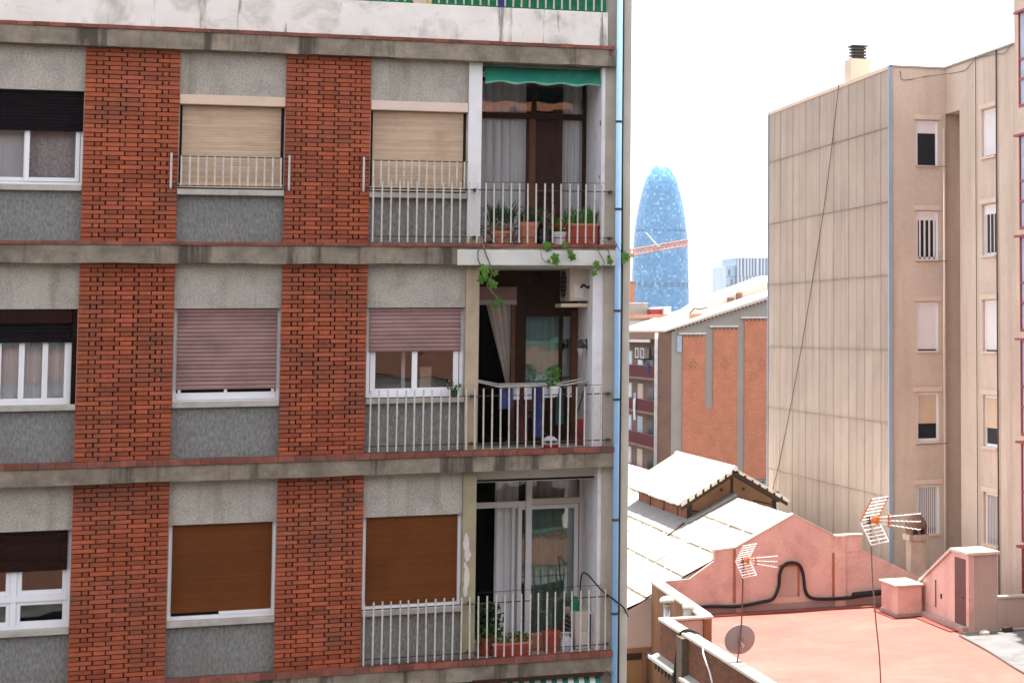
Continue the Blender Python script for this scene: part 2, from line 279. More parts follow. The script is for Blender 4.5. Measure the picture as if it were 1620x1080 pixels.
M['blue_pale'] = mat('pale blue patch', (0.42, 0.48, 0.58), 0.8)
M['crane'] = mat('orange crane paint', (0.70, 0.27, 0.14), 0.6)
M['white_and_bloom'] = mat('white paint and sky bloom', (0.78, 0.72, 0.68), 0.6)  # real white on the roof pipe frame; on the jib tip, painted bloom
M['tower_core'] = mat('tower shell', (0.10, 0.20, 0.36), 0.6)
M['stripe_white'] = mat('white facade strip', (0.78, 0.80, 0.86), 0.7, rnd_amt=0.1)
M['stripe_blue'] = mat('blue grey facade strip', (0.22, 0.27, 0.38), 0.5, rnd_amt=0.3)
M['pale_glass'] = mat('pale glazed block', (0.50, 0.62, 0.74), 0.4, (0.40, 0.52, 0.66), 0.1, rnd_amt=0.3)
M['asphalt'] = mat('asphalt', (0.055, 0.055, 0.055), 0.95, (0.045, 0.045, 0.045), 0.5, bump=0.2)
M['opp_brick'] = mat('brick apron', (0.30, 0.14, 0.095), 0.9, (0.26, 0.12, 0.08), 1)
M['opp_white'] = mat('cream facade', (0.70, 0.67, 0.62), 0.9)
M['opp_green'] = mat('green awning across street', (0.06, 0.15, 0.11), 0.9)
M['opp_dark'] = mat('dark window strip', (0.018, 0.02, 0.022), 0.35, spec=0.12)

# ------------------------------------------------------------------ mesh helpers
class MB:
    def __init__(s): s.v = []; s.f = []
    def add(s, vs, fs):
        o = len(s.v); s.v += [tuple(p) for p in vs]; s.f += [tuple(i + o for i in q) for q in fs]; return s
    def box(s, x0, x1, y0, y1, z0, z1):
        vs = [(x0, y0, z0), (x1, y0, z0), (x1, y1, z0), (x0, y1, z0), (x0, y0, z1), (x1, y0, z1), (x1, y1, z1), (x0, y1, z1)]
        return s.add(vs, [(0, 3, 2, 1), (4, 5, 6, 7), (0, 1, 5, 4), (1, 2, 6, 5), (2, 3, 7, 6), (3, 0, 4, 7)])
    def prism(s, pts, axis, a, b):
        """polygon of 2D points pushed along an axis ('y': points are x,z; 'x': points are y,z; 'z': points are x,y)"""
        def P(p, t):
            return (p[0], t, p[1]) if axis == 'y' else ((t, p[0], p[1]) if axis == 'x' else (p[0], p[1], t))
        n = len(pts); vs = [P(p, a) for p in pts] + [P(p, b) for p in pts]
        fs = [tuple(range(n - 1, -1, -1)), tuple(range(n, 2 * n))] + [(i, (i + 1) % n, (i + 1) % n + n, i + n) for i in range(n)]
        return s.add(vs, fs)
    def tube(s, pts, r, n=8, cap=True):
        pts = [Vector(p) for p in pts]; rings = []
        up = Vector((0, 0, 1)); prev = None
        for i, p in enumerate(pts):
            d = (pts[min(i + 1, len(pts) - 1)] - pts[max(i - 1, 0)]).normalized()
            a = d.cross(up) if prev is None else prev - d * prev.dot(d)
            if a.length < 1e-4: a = d.cross(Vector((1, 0, 0)))
            a.normalize(); b = d.cross(a); prev = a
            rr = r[i] if isinstance(r, (list, tuple)) else r
            rings.append([p + (a * math.cos(2 * math.pi * k / n) + b * math.sin(2 * math.pi * k / n)) * rr for k in range(n)])
        vs = [v for q in rings for v in q]; fs = []
        for i in range(len(pts) - 1):
            for k in range(n):
                fs.append((i * n + k, i * n + (k + 1) % n, (i + 1) * n + (k + 1) % n, (i + 1) * n + k))
        if cap: fs += [tuple(range(n - 1, -1, -1)), tuple((len(pts) - 1) * n + k for k in range(n))]
        return s.add(vs, fs)
    def lathe(s, prof, cx=0, cy=0, n=20):
        vs = []; fs = []
        for r, z in prof:
            for k in range(n): vs.append((cx + r * math.cos(2 * math.pi * k / n), cy + r * math.sin(2 * math.pi * k / n), z))
        for i in range(len(prof) - 1):
            for k in range(n): fs.append((i * n + k, i * n + (k + 1) % n, (i + 1) * n + (k + 1) % n, (i + 1) * n + k))
        fs += [tuple(range(n - 1, -1, -1)), tuple((len(prof) - 1) * n + k for k in range(n))]
        return s.add(vs, fs)
    def grid(s, fn, nu, nv):
        vs = [fn(i / nu, j / nv) for j in range(nv + 1) for i in range(nu + 1)]
        fs = [(j * (nu + 1) + i, j * (nu + 1) + i + 1, (j + 1) * (nu + 1) + i + 1, (j + 1) * (nu + 1) + i) for j in range(nv) for i in range(nu)]
        return s.add(vs, fs)
    def mesh(s, name, m, smooth=False):
        me = bpy.data.meshes.new(name); me.from_pydata(s.v, [], s.f); me.materials.append(m)
        if smooth: me.polygons.foreach_set('use_smooth', [True] * len(me.polygons))
        me.update(); return me
    def build(s, name, m, parent=None, smooth=False, bevel=0.0, kind=None, label=None):
        return put(name, s.mesh(name, m, smooth), parent, bevel=bevel, kind=kind, label=label)

def put(name, me, parent=None, loc=None, rot=None, bevel=0.0, kind=None, label=None):
    """link a mesh; without loc its vertices are world coordinates"""
    o = bpy.data.objects.new(name, me); COL.objects.link(o)
    if parent is not None:
        o.parent = parent
    base = WLOC.get(parent.name, Vector((0, 0, 0))) if parent is not None else Vector((0, 0, 0))
    o.location = (Vector(loc) if loc is not None else Vector((0, 0, 0))) - base
    WLOC[o.name] = base + o.location
    if rot: o.rotation_euler = rot
    if bevel:
        b = o.modifiers.new('soft edge', 'BEVEL'); b.width = bevel; b.segments = 2; b.limit_method = 'ANGLE'
    if kind: o['kind'] = kind
    if label: o['label'] = label
    return o
WLOC = {}

def thing(name, label, cat, loc=(0, 0, 0), group=None, rotz=0.0):
    o = bpy.data.objects.new(name, None); COL.objects.link(o); o.location = loc; o.rotation_euler = (0, 0, rotz)
    o.empty_display_size = 0.2
    o['label'] = label; o['category'] = cat
    if group: o['group'] = group
    WLOC[o.name] = Vector(loc); return o
def tag(o, label, cat, group=None):
    o['label'] = label; o['category'] = cat
    if group: o['group'] = group
    return o
def struct(o): o['kind'] = 'structure'; return o
def bx(*a): return MB().box(*a)
def local(t):           # parts given in the thing's own coordinates
    WLOC[t.name] = Vector((0, 0, 0)); return t

def spline(pts, n=8):
    P = [Vector(p) for p in pts]; out = []
    for i in range(len(P) - 1):
        a, b, c, d = P[max(i - 1, 0)], P[i], P[i + 1], P[min(i + 2, len(P) - 1)]
        for k in range(n):
            t = k / n
            out.append(0.5 * ((2 * b) + (c - a) * t + (2 * a - 5 * b + 4 * c - d) * t * t + (3 * b - a - 3 * c + d) * t ** 3))
    out.append(P[-1]); return out

def leaf_mesh(mb, p, s, d=None, up=None):
    d = d or Vector((rnd(-1, 1), rnd(-1, 1), rnd(-0.6, 0.8))).normalized()
    sd = d.cross(Vector((rnd(-1, 1), rnd(-1, 1), rnd(-1, 1)))).normalized()
    nrm = d.cross(sd)
    p = Vector(p)
    mb.add([p, p + d * s * .35 + sd * s * .32 + nrm * s * .05, p + d * s * .75 + sd * s * .26, p + d * s, p + d * s * .75 - sd * s * .26, p + d * s * .35 - sd * s * .32 + nrm * s * .05, p + d * s * .5 - nrm * s * .07],
           [(0, 1, 6), (1, 2, 6), (2, 3, 6), (3, 4, 6), (4, 5, 6), (5, 0, 6)])
def foliage(c, r, n, s):
    mb = MB()
    for _ in range(n):
        while True:
            q = Vector((rnd(-1, 1), rnd(-1, 1), rnd(-1, 1)))
            if q.length < 1 and random.random() < 0.25 + 0.75 * q.length: break
        leaf_mesh(mb, (c[0] + q.x * r[0], c[1] + q.y * r[1], c[2] + q.z * r[2]), s * rnd(0.6, 1.25))
    return mb
def blades(x0, x1, y, z, n, h, lean=0.3):
    mb = MB()
    for _ in range(n):
        x = rnd(x0, x1); yy = y + rnd(-.05, .05); hh = h * rnd(.5, 1.1); dx = rnd(-lean, lean) * hh; dy = rnd(-.2, .2) * hh; wd = rnd(.006, .014)
        mb.add([(x - wd, yy, z), (x + wd, yy, z), (x + dx * .4 + wd, yy + dy * .5, z + hh * .6), (x + dx * .4 - wd, yy + dy * .5, z + hh * .6), (x + dx, yy + dy, z + hh)], [(0, 1, 2, 3), (3, 2, 4)])
    return mb
def curtain_mb(x0, x1, z0, z1, y, folds, amp=0.03, x0b=None, x1b=None):
    x0b = x0 if x0b is None else x0b; x1b = x1 if x1b is None else x1b
    ph = rnd(0, 6)
    def fn(u, v):
        g = v ** 1.4
        xa = x0 + (x0b - x0) * (1 - v) ** 1.0; xb = x1 + (x1b - x1) * (1 - v)
        return (xa + (xb - xa) * u, y + amp * math.sin(u * folds * 6.283 + ph + .5 * math.sin(3 * u)) * (0.6 + .4 * g) + .3 * amp * math.sin(u * folds * 14 + 2 * v), z0 + (z1 - z0) * v)
    return MB().grid(fn, int(folds * 10), 8)

# ------------------------------------------------------------------ ground
struct(MB().add([(-3000, -3000, 0), (4000, -3000, 0), (4000, 6000, 0), (-3000, 6000, 0)], [(0, 1, 2, 3)]).build('ground', M['asphalt']))
hz = bpy.data.materials.new('thin city haze'); hz.use_nodes = True; ht = hz.node_tree; ht.nodes.remove(ht.nodes['Principled BSDF'])
vp = ht.nodes.new('ShaderNodeVolumePrincipled'); vp.inputs['Density'].default_value = 0.00006; vp.inputs['Color'].default_value = (.93, .95, 1, 1); vp.inputs['Anisotropy'].default_value = 0.2
ht.links.new(vp.outputs[0], ht.nodes['Material Output'].inputs['Volume'])
struct(bx(-60, 60, 28.2, 30.6, 0.004, 0.13).build('pavement', M['far_grey']))

# ================================================================== LEFT: brick apartment building
Y = 31.0
apt = thing('apartment_building', 'grey and red brick apartment building with shuttered windows and corner balconies', 'building', (0, 31, 0))
TOP = [18.19, 15.24, 12.28, 9.33]                    # tops of the four floor bands in view
BAYS = [(-2.97, -1.585), (-0.40, 0.985), (2.12, 3.475)]
PILL = [(-4.15, -2.97), (-1.585, -0.40), (0.985, 2.12)]
XL, XR = -7.0, 5.60

# inside: back wall and partitions (what shows through panes and open doors)
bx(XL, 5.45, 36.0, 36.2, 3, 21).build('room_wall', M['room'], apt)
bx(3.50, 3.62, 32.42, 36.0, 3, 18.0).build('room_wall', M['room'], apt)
bx(XL, 5.7, 42.8, 43.0, 0, 21.2).build('rear_wall', M['pier'], apt)
bx(XL - .2, XL, 31.0, 43.0, 0, 21.2).build('side_wall', M['pier'], apt)
# end pier: two strips with the drainpipe in the gap
bx(5.452, 5.655, 30.95, 43.0, 0, 21.2).build('end_pier', M['pier'], apt, bevel=.01)
bx(5.655, 5.70, 31.10, 43.0, 0, 21.2).build('end_pier_recess', M['pier'], apt)
bx(5.70, 5.82, 30.86, 43.0, 0, 21.6).build('end_pier', M['pier_light'], apt, bevel=.012, label='paler outer strip of the end pier')
# pipe
pp = MB().tube([(5.627, 30.80, 0), (5.627, 30.80, 22)], 0.043, 14).build('drainpipe', M['pipe_blue'], apt, smooth=True)
for z in (17.05, 15.75, 14.25, 12.95, 11.2, 9.85):
    MB().tube([(5.627, 30.80, z), (5.627, 30.80, z + .035)], 0.052, 14).build('pipe_bracket', M['dark_grey'], pp)
MB().tube(spline([(5.69, 30.83, 22), (5.685, 30.83, 17), (5.70, 30.82, 15), (5.69, 30.83, 12), (5.70, 30.84, 8)]), 0.011, 6).build('cable', M['cable'], apt)

# floor slabs with terracotta edge tiles
for k, zt in enumerate(TOP):
    zb = zt - 0.295; th = [.052, .047, .078, .078][k]
    sl = MB()
    n = 42                                              # slightly uneven front edge
    fr = [(XL + (XR - XL) * i / n, 30.79 + rnd(-.008, .008)) for i in range(n + 1)]
    zz = [zb + rnd(-.006, .008) for _ in range(n + 1)]
    for i in range(n):
        (xa, ya), (xb, yb) = fr[i], fr[i + 1]
        vs = [(xa, ya, zz[i]), (xb, yb, zz[i + 1]), (xb, yb, zt - th), (xa, ya, zt - th), (xa, 31.6, zz[i]), (xb, 31.6, zz[i + 1]), (xb, 31.6, zt - th), (xa, 31.6, zt - th)]
        sl.add(vs, [(0, 1, 2, 3), (4, 0, 3, 7)] if i == 0 else [(0, 1, 2, 3)]); sl.add(vs, [(0, 4, 5, 1), (3, 2, 6, 7)])
    sl.box(XL, 5.45, 31.6, 42.8, zb, zt - .078)
    slab = sl.build('floor_slab', M['concrete'], apt)
    te = MB(); x = XL
    while x < XR - .05:
        L = rnd(.19, .21); te.box(x, min(x + L - .004, XR), 30.765 + rnd(-.004, .004), 31.0, zt - [.05, .045, .075, .075][k], zt + rnd(-.003, .003)); x += L
    te.build('edge_tile', M['tile_edge'], slab, kind='stuff')
    bx(3.64, 5.45, 31.0, 32.4, zt - .075, zt - .002).build('balcony_floor', M['balcony_floor'], slab)
bx(3.33, 5.60, 30.772, 30.80, 14.93, 15.155).build('balcony_fascia', M['white_fascia'], apt, bevel=.008)
bx(3.62, 5.452, 31.02, 32.4, 14.90, 14.944).build('balcony_soffit', M['white_fascia'], apt)
bx(3.66, 5.452, 31.3, 32.4, 11.80, 11.98).build('balcony_soffit', M['soffit'], apt)
bx(3.66, 5.452, 31.2, 32.4, 17.84, 17.893).build('balcony_soffit', M['soffit'], apt)

# brick pillars: every brick
EV = [0, .116, .187, .436, .571, .816, .884, 1]; OD = [0, .247, .379, .621, .758, 1]
BR_MESH = {}
def brick_shared(L):
    k = round(L, 2)
    if k not in BR_MESH:
        BR_MESH[k] = bx(-L / 2, L / 2, -.06, .06, -.0255, .0255).mesh('brick', M['brick'])
    return BR_MESH[k]
single_left = 300
order = [(1, 1), (1, 2), (0, 1), (0, 2), (2, 1), (2, 2), (0, 0), (1, 0), (2, 0)]
for row, pc in order:
    x0, x1 = PILL[pc]; zf = TOP[row + 1]; zc = TOP[row] - .295
    pil = bx(x0 + .012, x1 - .012, 31.01, 31.35, zf, zc).build('brick_pillar', M['mortar'], apt)
    bm_ = MB(); n = 43; ph = (zc - zf) / n
    for r in range(n):
        z = zf + ph * (r + .5); J = EV if r % 2 else OD
        for a, b in zip(J[:-1], J[1:]):
            g = .0095
            xa = x0 + (x1 - x0) * a + (g if a > 0 else 0) + rnd(-.002, .002); xb = x0 + (x1 - x0) * b - (g if b < 1 else 0) + rnd(-.002, .002)
            yo = 30.99 + rnd(-.006, .006)
            if single_left > 0 and pc > 0:
                L = (xb - xa); me = brick_shared(L); single_left -= 1
                put('brick', me, pil, loc=((xa + xb) / 2, yo, z + rnd(-.0015, .0015)), rot=(rnd(-.01, .01), rnd(-.004, .004), rnd(-.012, .012)))
            else:
                dz = rnd(-.0015, .0015); bm_.box(xa, xb, yo - .06, yo + .06, z - .0255 + dz, z + .0255 + dz)
    if bm_.v: bm_.build('brick', M['brick'], pil, kind='stuff')
for pc in range(3):
    x0, x1 = PILL[pc]
    bx(x0, x1, 30.95, 31.35, 0.2, 9.033).build('brick_pillar', M['opp_brick'], apt)
for x0, x1 in BAYS + [(3.475, 5.45)]:
    bx(x0, x1, 31.05, 31.3, 0.2, 6.9).build('lower_wall', M['render_light'], apt)
bx(XL, -4.15, 31.0, 31.3, 0.2, 18.0).build('lower_wall', M['render_light'], apt)

def slat_shutter(x0, x1, z0, z1, y, pitch, m, parent, single=False, name='roller_shutter', dp=1.0):
    n = max(1, int(round((z1 - z0) / pitch))); p = (z1 - z0) / n
    def prof(zl):
        e_ = .010 * dp
        return [(y + e_, zl + .0), (y, zl + p * .12), (y - .004 * dp, zl + p * .5), (y, zl + p * .9), (y + e_, zl + p * .95), (y + .018, zl + p * .95), (y + .018, zl)]
    if single:
        sh = bx(x0, x1, y + .019, y + .03, z0, z1).build(name, M['dark_grey'], parent)
        me = MB().prism([(a - y, b) for a, b in prof(0)], 'x', 0, x1 - x0).mesh('slat', m)
        for i in range(n): put('slat', me, sh, loc=(x0, y + rnd(-.0015, .0015), z0 + p * i))
        return sh
    mb = MB()
    for i in range(n): mb.prism(prof(z0 + p * i), 'x', x0, x1)
    return mb.build(name, m, parent)

def frame_mb(x0, x1, z0, z1, y0, y1, t=.05):
    return MB().box(x0, x0 + t, y0, y1, z0, z1).box(x1 - t, x1, y0, y1, z0, z1).box(x0 + t, x1 - t, y0 + .001, y1, z1 - t, z1).box(x0 + t, x1 - t, y0 + .001, y1, z0, z0 + t)

def surround(x0, x1, zf, zc, zh, zs, dark_low=True):
    bx(x0, x1, 31.0, 31.3, zh, zc).build('upper_panel', M['render_light'], apt)
    bx(x0, x1, 31.03, 31.3, zf, zs - .08).build('lower_panel', M['roughcast'], apt)
    for xx in (x0, x1):
        s = .012
        bx(xx - (0 if xx == x0 else s), xx + (s if xx == x0 else 0), 31.02, 31.3, zs - .08, zh).build('window_reveal', M['sill'], apt)

def sill(parent, x0, x1, zs, over=.06):
    bx(x0 + .003, x1 - .003, 31.0 - over, 31.3, zs - .08, zs).build('sill', M['sill'], parent, bevel=.006)

def sash(parent, x0, x1, z0, z1, y, m=None, t=.055, glass='glass'):
    m = m or M['pvc']
    f = frame_mb(x0, x1, z0, z1, y, y + .05, t).build('sash', m, parent, bevel=.004)
    bx(x0 + t - .003, x1 - t + .003, y + .02, y + .026, z0 + t - .003, z1 - t + .003).build('pane', M[glass], parent)

# ---- window by window -------------------------------------------------
def win(): return MB()
for r in range(3):
    zf = TOP[r + 1]; zc = TOP[r] - .295; zh = zf + 2.05; zs = zf + [.765, .77, .755][r]
    for x0, x1 in BAYS: surround(x0, x1, zf, zc, zh, zs)
yF = 31.12
# row one (top): left window, dark blind half down
zf = TOP[1]; zh = zf + 2.05; zs = zf + .765
x0, x1 = BAYS[0]
wn = frame_mb(x0, x1, zs, zh, yF, yF + .06, .045).build('window', M['pvc'], apt)
sill(wn, x0, x1, zs); mid = (x0 + x1) / 2
sash(wn, x0 + .05, mid + .01, zs + .05, zh - .05, yF + .01); sash(wn, mid - .03, x1 - .05, zs + .05, zh - .05, yF - .012)
slat_shutter(x0 + .004, x1 - .004, 16.74, zh - .002, 31.06, .045, M['sh_dark'], wn, dp=.3)
tag(curtain_mb(x0, mid, zs + .05, zh, 31.32, 4, .012).build('curtain', M['curtain']), 'pale blue white net curtain filling left sash of top left window', 'curtain', 'curtains behind the windows')
tag(curtain_mb(mid, x1, zs + .05, zh, 31.32, 4, .012).build('curtain', M['curtain_pattern']), 'speckled greyish pink curtain behind right sash of top left window', 'curtain', 'curtains behind the windows')
# row one: two tan blinds behind window guards
for bi, hood in ((1, 'hood_tan'), (2, 'hood_pink')):
    x0, x1 = BAYS[bi]
    wn = frame_mb(x0, x1, zs, zh - .14, yF, yF + .06, .05).build('window', M['brown_frame'], apt)
    bx(x0 + .004, x1 - .004, 30.95, 31.2, zh - .135, zh - .002).build('shutter_box', M[hood], wn, bevel=.006)
    sill(wn, x0, x1, zs - .03, .09)
    slat_shutter(x0 + .045, x1 - .055, zs + .06, zh - .14, 31.09, .036, M['sh_tan'], wn, dp=.14)
    bx(x0 + .02, x1 - .02, 31.06, 31.11, zs, zs + .06).build('shutter_bottom_bar', M['hood_tan'], wn)
    gd = thing('window_guard', ['', 'cream barred guard across the tan blind between the brick pillars', 'cream barred guard across the tan blind beside the white column'][bi], 'window guard', (x0, 30.9, zs))
    bars = 13 if bi == 1 else 13
    for zz in (16.02, 16.425):
        MB().tube([(x0 - .08, 30.9, zz), (x1 + .06 if bi == 1 else x1, 30.9, zz)], .008, 6).build('rail', M['black_metal'], gd)
    me = bx(-.011, .011, -.007, .007, 0, .41).mesh('bar', M['bar_cream'])
    for i in range(bars): put('bar', me, gd, loc=(x0 + .05 + (x1 - x0 - .1) * i / (bars - 1), 30.9, 16.02))
    for xx in ([x0 - .08, x1 + .06] if bi == 1 else [x0 - .08]):
        bx(xx - .014, xx + .014, 30.88, 30.905, 15.99, 16.46).build('end_post', M['bar_cream'], gd)
        bx(xx - .012, xx + .012, 30.885, 30.95, 16.43, 16.47).box(xx - .012, xx + .012, 30.885, 30.95, 15.97, 16.0).build('bracket', M['grey_metal'], gd)
# row two: left window, brown surround, three curtained lights
zf = TOP[2]; zh = zf + 2.05; zs = zf + .77
x0, x1 = BAYS[0]
wn = bx(x1 - .075, x1 - .004, 31.04, 31.2, zs, zh).build('window', M['sh_darkbrown'], apt); bx(x0 + .004, x0 + .075, 31.04, 31.2, zs, zh).build('jamb', M['sh_darkbrown'], wn)
sill(wn, x0, x1, zs)
bx(x0 + .08, x1 - .08, 31.02, 31.2, 14.14, zh - .003).build('shutter_box', M['sh_darkbrown'], wn)
slat_shutter(x0 + .08, x1 - .08, 13.88, 14.14, 31.08, .045, M['sh_dark'], wn, dp=.3)
frame_mb(x0 + .08, x1 - .08, zs, 13.95, yF, yF + .06, .05).build('window_frame', M['pvc'], wn)
xs = [x0 + .13, x0 + .42, x0 + .70, x0 + .985, x1 - .13]
for a, b in zip(xs[:-1], xs[1:]): sash(wn, a, b, zs + .05, 13.93, yF + .01, t=.035)
tag(curtain_mb(x0 + .1, x1 - .1, zs + .03, 14.2, 31.3, 14, .012).build('curtain', M['curtain']), 'finely pleated white curtain across the middle left window', 'curtain', 'curtains behind the windows')
# row two: pink blind closed
x0, x1 = BAYS[1]
wn = frame_mb(x0, x1, zs, zh, 31.10, 31.18, .05).build('window', M['pvc'], apt); sill(wn, x0, x1, zs, .05)
bx(x0 + .05, x1 - .05, 31.09, 31.16, zs + .02, zs + .12).build('bottom_rail', M['pvc'], wn, bevel=.005)
bx(x0 + .06, x1 - .06, 31.17, 31.19, zs + .1, zh - .06).build('pane', M['opp_dark'], wn)
for xx in (x0 + .07, mid + 2.57 - .03, x1 - .11): bx(xx, xx + .04, 31.08, 31.13, zs + .12, zs + .17).build('stop', M['pvc'], wn)
slat_shutter(x0 + .05, x1 - .05, zs + .165, zh - .002, 31.06, .0545, M['sh_pink'], apt, single=True)
# row two: half raised pink blind over a two light window
x0, x1 = BAYS[2]
wn = frame_mb(x0, x1, zs, zh, 31.10, 31.18, .06).build('window', M['pvc'], apt); sill(wn, x0, x1, zs, .05)
m_ = (x0 + x1) / 2
sash(wn, x0 + .07, m_ + .03, zs + .06, zh - .06, 31.125, t=.07); sash(wn, m_ - .04, x1 - .07, zs + .06, zh - .06, 31.105, t=.075)
bx(x0 + .52, x0 + .57, 31.4, 31.45, zs, zh).build('inner_frame', M['pvc'], wn)
bx(m_ + .12, m_ + .28, 31.6, 31.9, zs - .3, zs + .42).build('inner_post', M['hood_tan'], wn)
slat_shutter(x0 + .05, x1 - .05, 13.705, zh - .002, 31.06, .0545, M['sh_pink'], apt, single=True)
# row three: left window with dark brown blind and transom
zf = TOP[3]; zh = zf + 2.05; zs = zf + .755
x0, x1 = BAYS[0]
wn = frame_mb(x0, x1, zs, zh, 31.10, 31.18, .05).build('window', M['pvc'], apt); sill(wn, x0, x1, zs, .05)
zt_ = zs + .36; mid = (x0 + x1) / 2
bx(x0 + .05, x1 - .05, 31.09, 31.17, zt_, zt_ + .085).build('transom', M['pvc'], wn)
bx(mid - .035, mid + .035, 31.095, 31.17, zs + .05, zh - .05).build('mullion', M['pvc'], wn)
for a, b in ((x0 + .05, mid - .036), (mid + .036, x1 - .05)):
    sash(wn, a, b, zs + .05, zt_, 31.11, t=.05); sash(wn, a, b, zt_ + .085, zh - .05, 31.11, t=.06)
slat_shutter(x0 + .05, x1 - .055, 10.845, zh - .002, 31.05, .045, M['sh_darkbrown'], wn, dp=.3)
# row three: two rust brown blinds
for bi in (1, 2):
    x0, x1 = BAYS[bi]
    wn = frame_mb(x0, x1, zs, zh, 31.08, 31.16, .055).build('window', M['pvc'], apt, bevel=.004); sill(wn, x0, x1, zs, .05)
    bx(x0 + .06, x1 - .06, 31.165, 31.175, zs + .05, zh - .05).build('pane', M['opp_dark'], wn)
    if bi == 1: bx((x0 + x1) / 2 - .03, x1 - .055, 31.07, 31.12, zs + .055, zs + .125).build('bottom_rail', M['pvc'], wn)
    slat_shutter(x0 + .058, x1 - .058, zs + (.10 if bi == 1 else .06), zh - .002, 31.065, .038, M['sh_brown'], wn, dp=.2)

# columns between third window and balconies
for r, mm in enumerate(('col_white', 'col_beige', 'col_olive')):
    zf = TOP[r + 1]; zc = TOP[r] - .295
    c = bx(3.478, 3.668, 30.96, 32.42, zf, zc).build('column', M[mm], apt, bevel=.008)
    if r == 0: bx(3.46, 3.69, 30.93, 31.05, zf, zf + .09).build('column_foot', M['col_beige'], c)
    if r == 2:
        for kk, (cx, cz, rx, rz) in enumerate(((3.535, 10.96, .045, .14), (3.55, 10.80, .05, .10), (3.545, 10.47, .045, .17), (3.53, 10.30, .03, .10), (3.52, 10.66, .02, .05))):
            pts = [(cx + rx * math.cos(a) * rnd(.75, 1.15), cz + rz * math.sin(a) * rnd(.8, 1.15)) for a in [k * .5236 for k in range(12)]]
            MB().prism(pts, 'y', 30.957 - .003 * kk, 30.97).build('peeled_patch', M['peel'], c)
# olive fascia patch
bx(5.30, 5.452, 31.0, 32.42, TOP[2], TOP[1] - .30).build('side_wall', M['side_white'], apt)
bx(5.40, 5.452, 30.96, 32.42, TOP[1], TOP[0] - .30).build('side_wall', M['side_white'], apt)
bx(5.40, 5.452, 31.0, 32.42, TOP[3], TOP[2] - .30).build('side_wall', M['side_white'], apt)

# railings ---------------------------------------------------------------
def railing(zf, htop, label, off=0.0):
    rl = thing('balcony_railing', label, 'railing', (2.12, 30.83, zf))
    for a, b in ((2.08, 3.72), (3.68, 5.56)):
        for zz in (htop - .085, .10):
            MB().tube([(a, 30.845, zf + zz), (b, 30.845, zf + zz)], .009, 6).build('rail', M['black_metal'], rl)
    me = bx(-.0105, .0105, -.009, .009, 0, htop).mesh('baluster', M['bar_cream'])
    x = 2.17 + off
    while x < 5.50:
        put('baluster', me, rl, loc=(x, 30.827, zf + .02 + rnd(-.004, .004)), rot=(rnd(-.004, .004), rnd(-.008, .008), rnd(-.2, .2))); x += .1195
    for xx in (3.575, 5.52):
        for zz in (htop - .085, .10): bx(xx - .02, xx + .02, 30.84, 30.96, zf + zz - .018, zf + zz + .018).build('bracket', M['black_metal'], rl)
    return rl
railing(TOP[1], .87, 'top balcony railing of cream bars with potted plants behind')
railing(TOP[2], .86, 'middle balcony railing of cream bars with laundry rack behind', .01)
railing(TOP[3], .87, 'lowest balcony railing of cream bars with red planters behind', -.02)
for zf, h in ((TOP[1], .9), (TOP[3], .93), (TOP[2], .89)):
    MB().tube([(3.70, 30.9, zf + h), (5.44, 30.9, zf + h + .015)], .004, 5).build('wire', M['cable'], apt)

# parapet above the top band and roof terrace railing
bx(XL, 5.46, 30.84, 31.0, 18.19, 18.70).build('roof_parapet', M['parapet_white'], apt, bevel=.01)
ru = thing('balcony_railing', 'green screened white railing along the top edge above the stained parapet', 'railing', (1.7, 30.95, 18.7))
me = bx(-.012, .012, -.008, .008, 0, .95).mesh('baluster', M['bar_cream'])
x = 1.74
while x < 5.45: put('baluster', me, ru, loc=(x, 30.86, 18.72)); x += .117
bx(1.70, 5.44, 30.90, 30.91, 18.705, 19.5).build('screen', M['green_mesh'], ru)
bx(1.66, 5.46, 30.855, 30.885, 19.66, 19.70).build('rail', M['black_metal'], ru)
bx(2.68, 2.86, 30.87, 30.895, 18.705, 19.2).build('board', M['hood_tan'], ru); bx(2.87, 2.93, 30.87, 30.895, 18.705, 19.2).build('board', M['yellow'], ru, label='yellow board')
bx(3.86, 3.99, 30.87, 30.895, 18.705, 19.2).build('board', M['blue_cloth'], ru, label='blue board')
bx(XL, 5.45, 34.0, 34.3, 18.19, 21.2).build('attic_wall', M['attic'], apt)
bx(XL - .3, 5.83, 33.7, 43.2, 21.2, 21.45).build('roof', M['concrete'], apt)

# ---- balcony one ---------------------------------------------------------
zf = TOP[1]; G = 32.30
gl = frame_mb(3.67, 5.40, zf + .02, 17.84, G, G + .07, .055).build('balcony_glazing', M['brown_frame'], apt)
bx(3.72, 5.36, G - .01, G + .06, 17.22, 17.31).build('transom', M['brown_frame'], gl)
bx(4.54, 4.63, G - .012, G + .06, zf + .05, 17.22).build('mullion', M['orange_wood'], gl); bx(4.57, 4.64, G - .008, G + .06, 17.31, 17.80).build('mullion', M['brown_frame'], gl)
bx(3.72, 4.54, G + .03, G + .036, zf + .06, 17.22).build('pane', M['glass'], gl); bx(4.63, 5.34, G + .03, G + .036, zf + .06, 17.22).build('pane', M['glass'], gl)
bx(3.72, 4.57, G + .03, G + .036, 17.31, 17.79).build('pane', M['glass'], gl); bx(4.64, 5.34, G + .03, G + .036, 17.31, 17.79).build('pane', M['glass'], gl)
tag(curtain_mb(3.70, 4.50, zf + .05, 17.8, G + .10, 6, .03).build('curtain', M['curtain']), 'white gathered curtain behind left half of the top balcony glazing', 'curtain', 'curtains behind the windows')
tag(curtain_mb(5.06, 5.36, zf + .05, 17.8, G + .10, 3, .03).build('curtain', M['curtain']), 'narrow white curtain at the right edge of the top balcony door', 'curtain', 'curtains behind the windows')
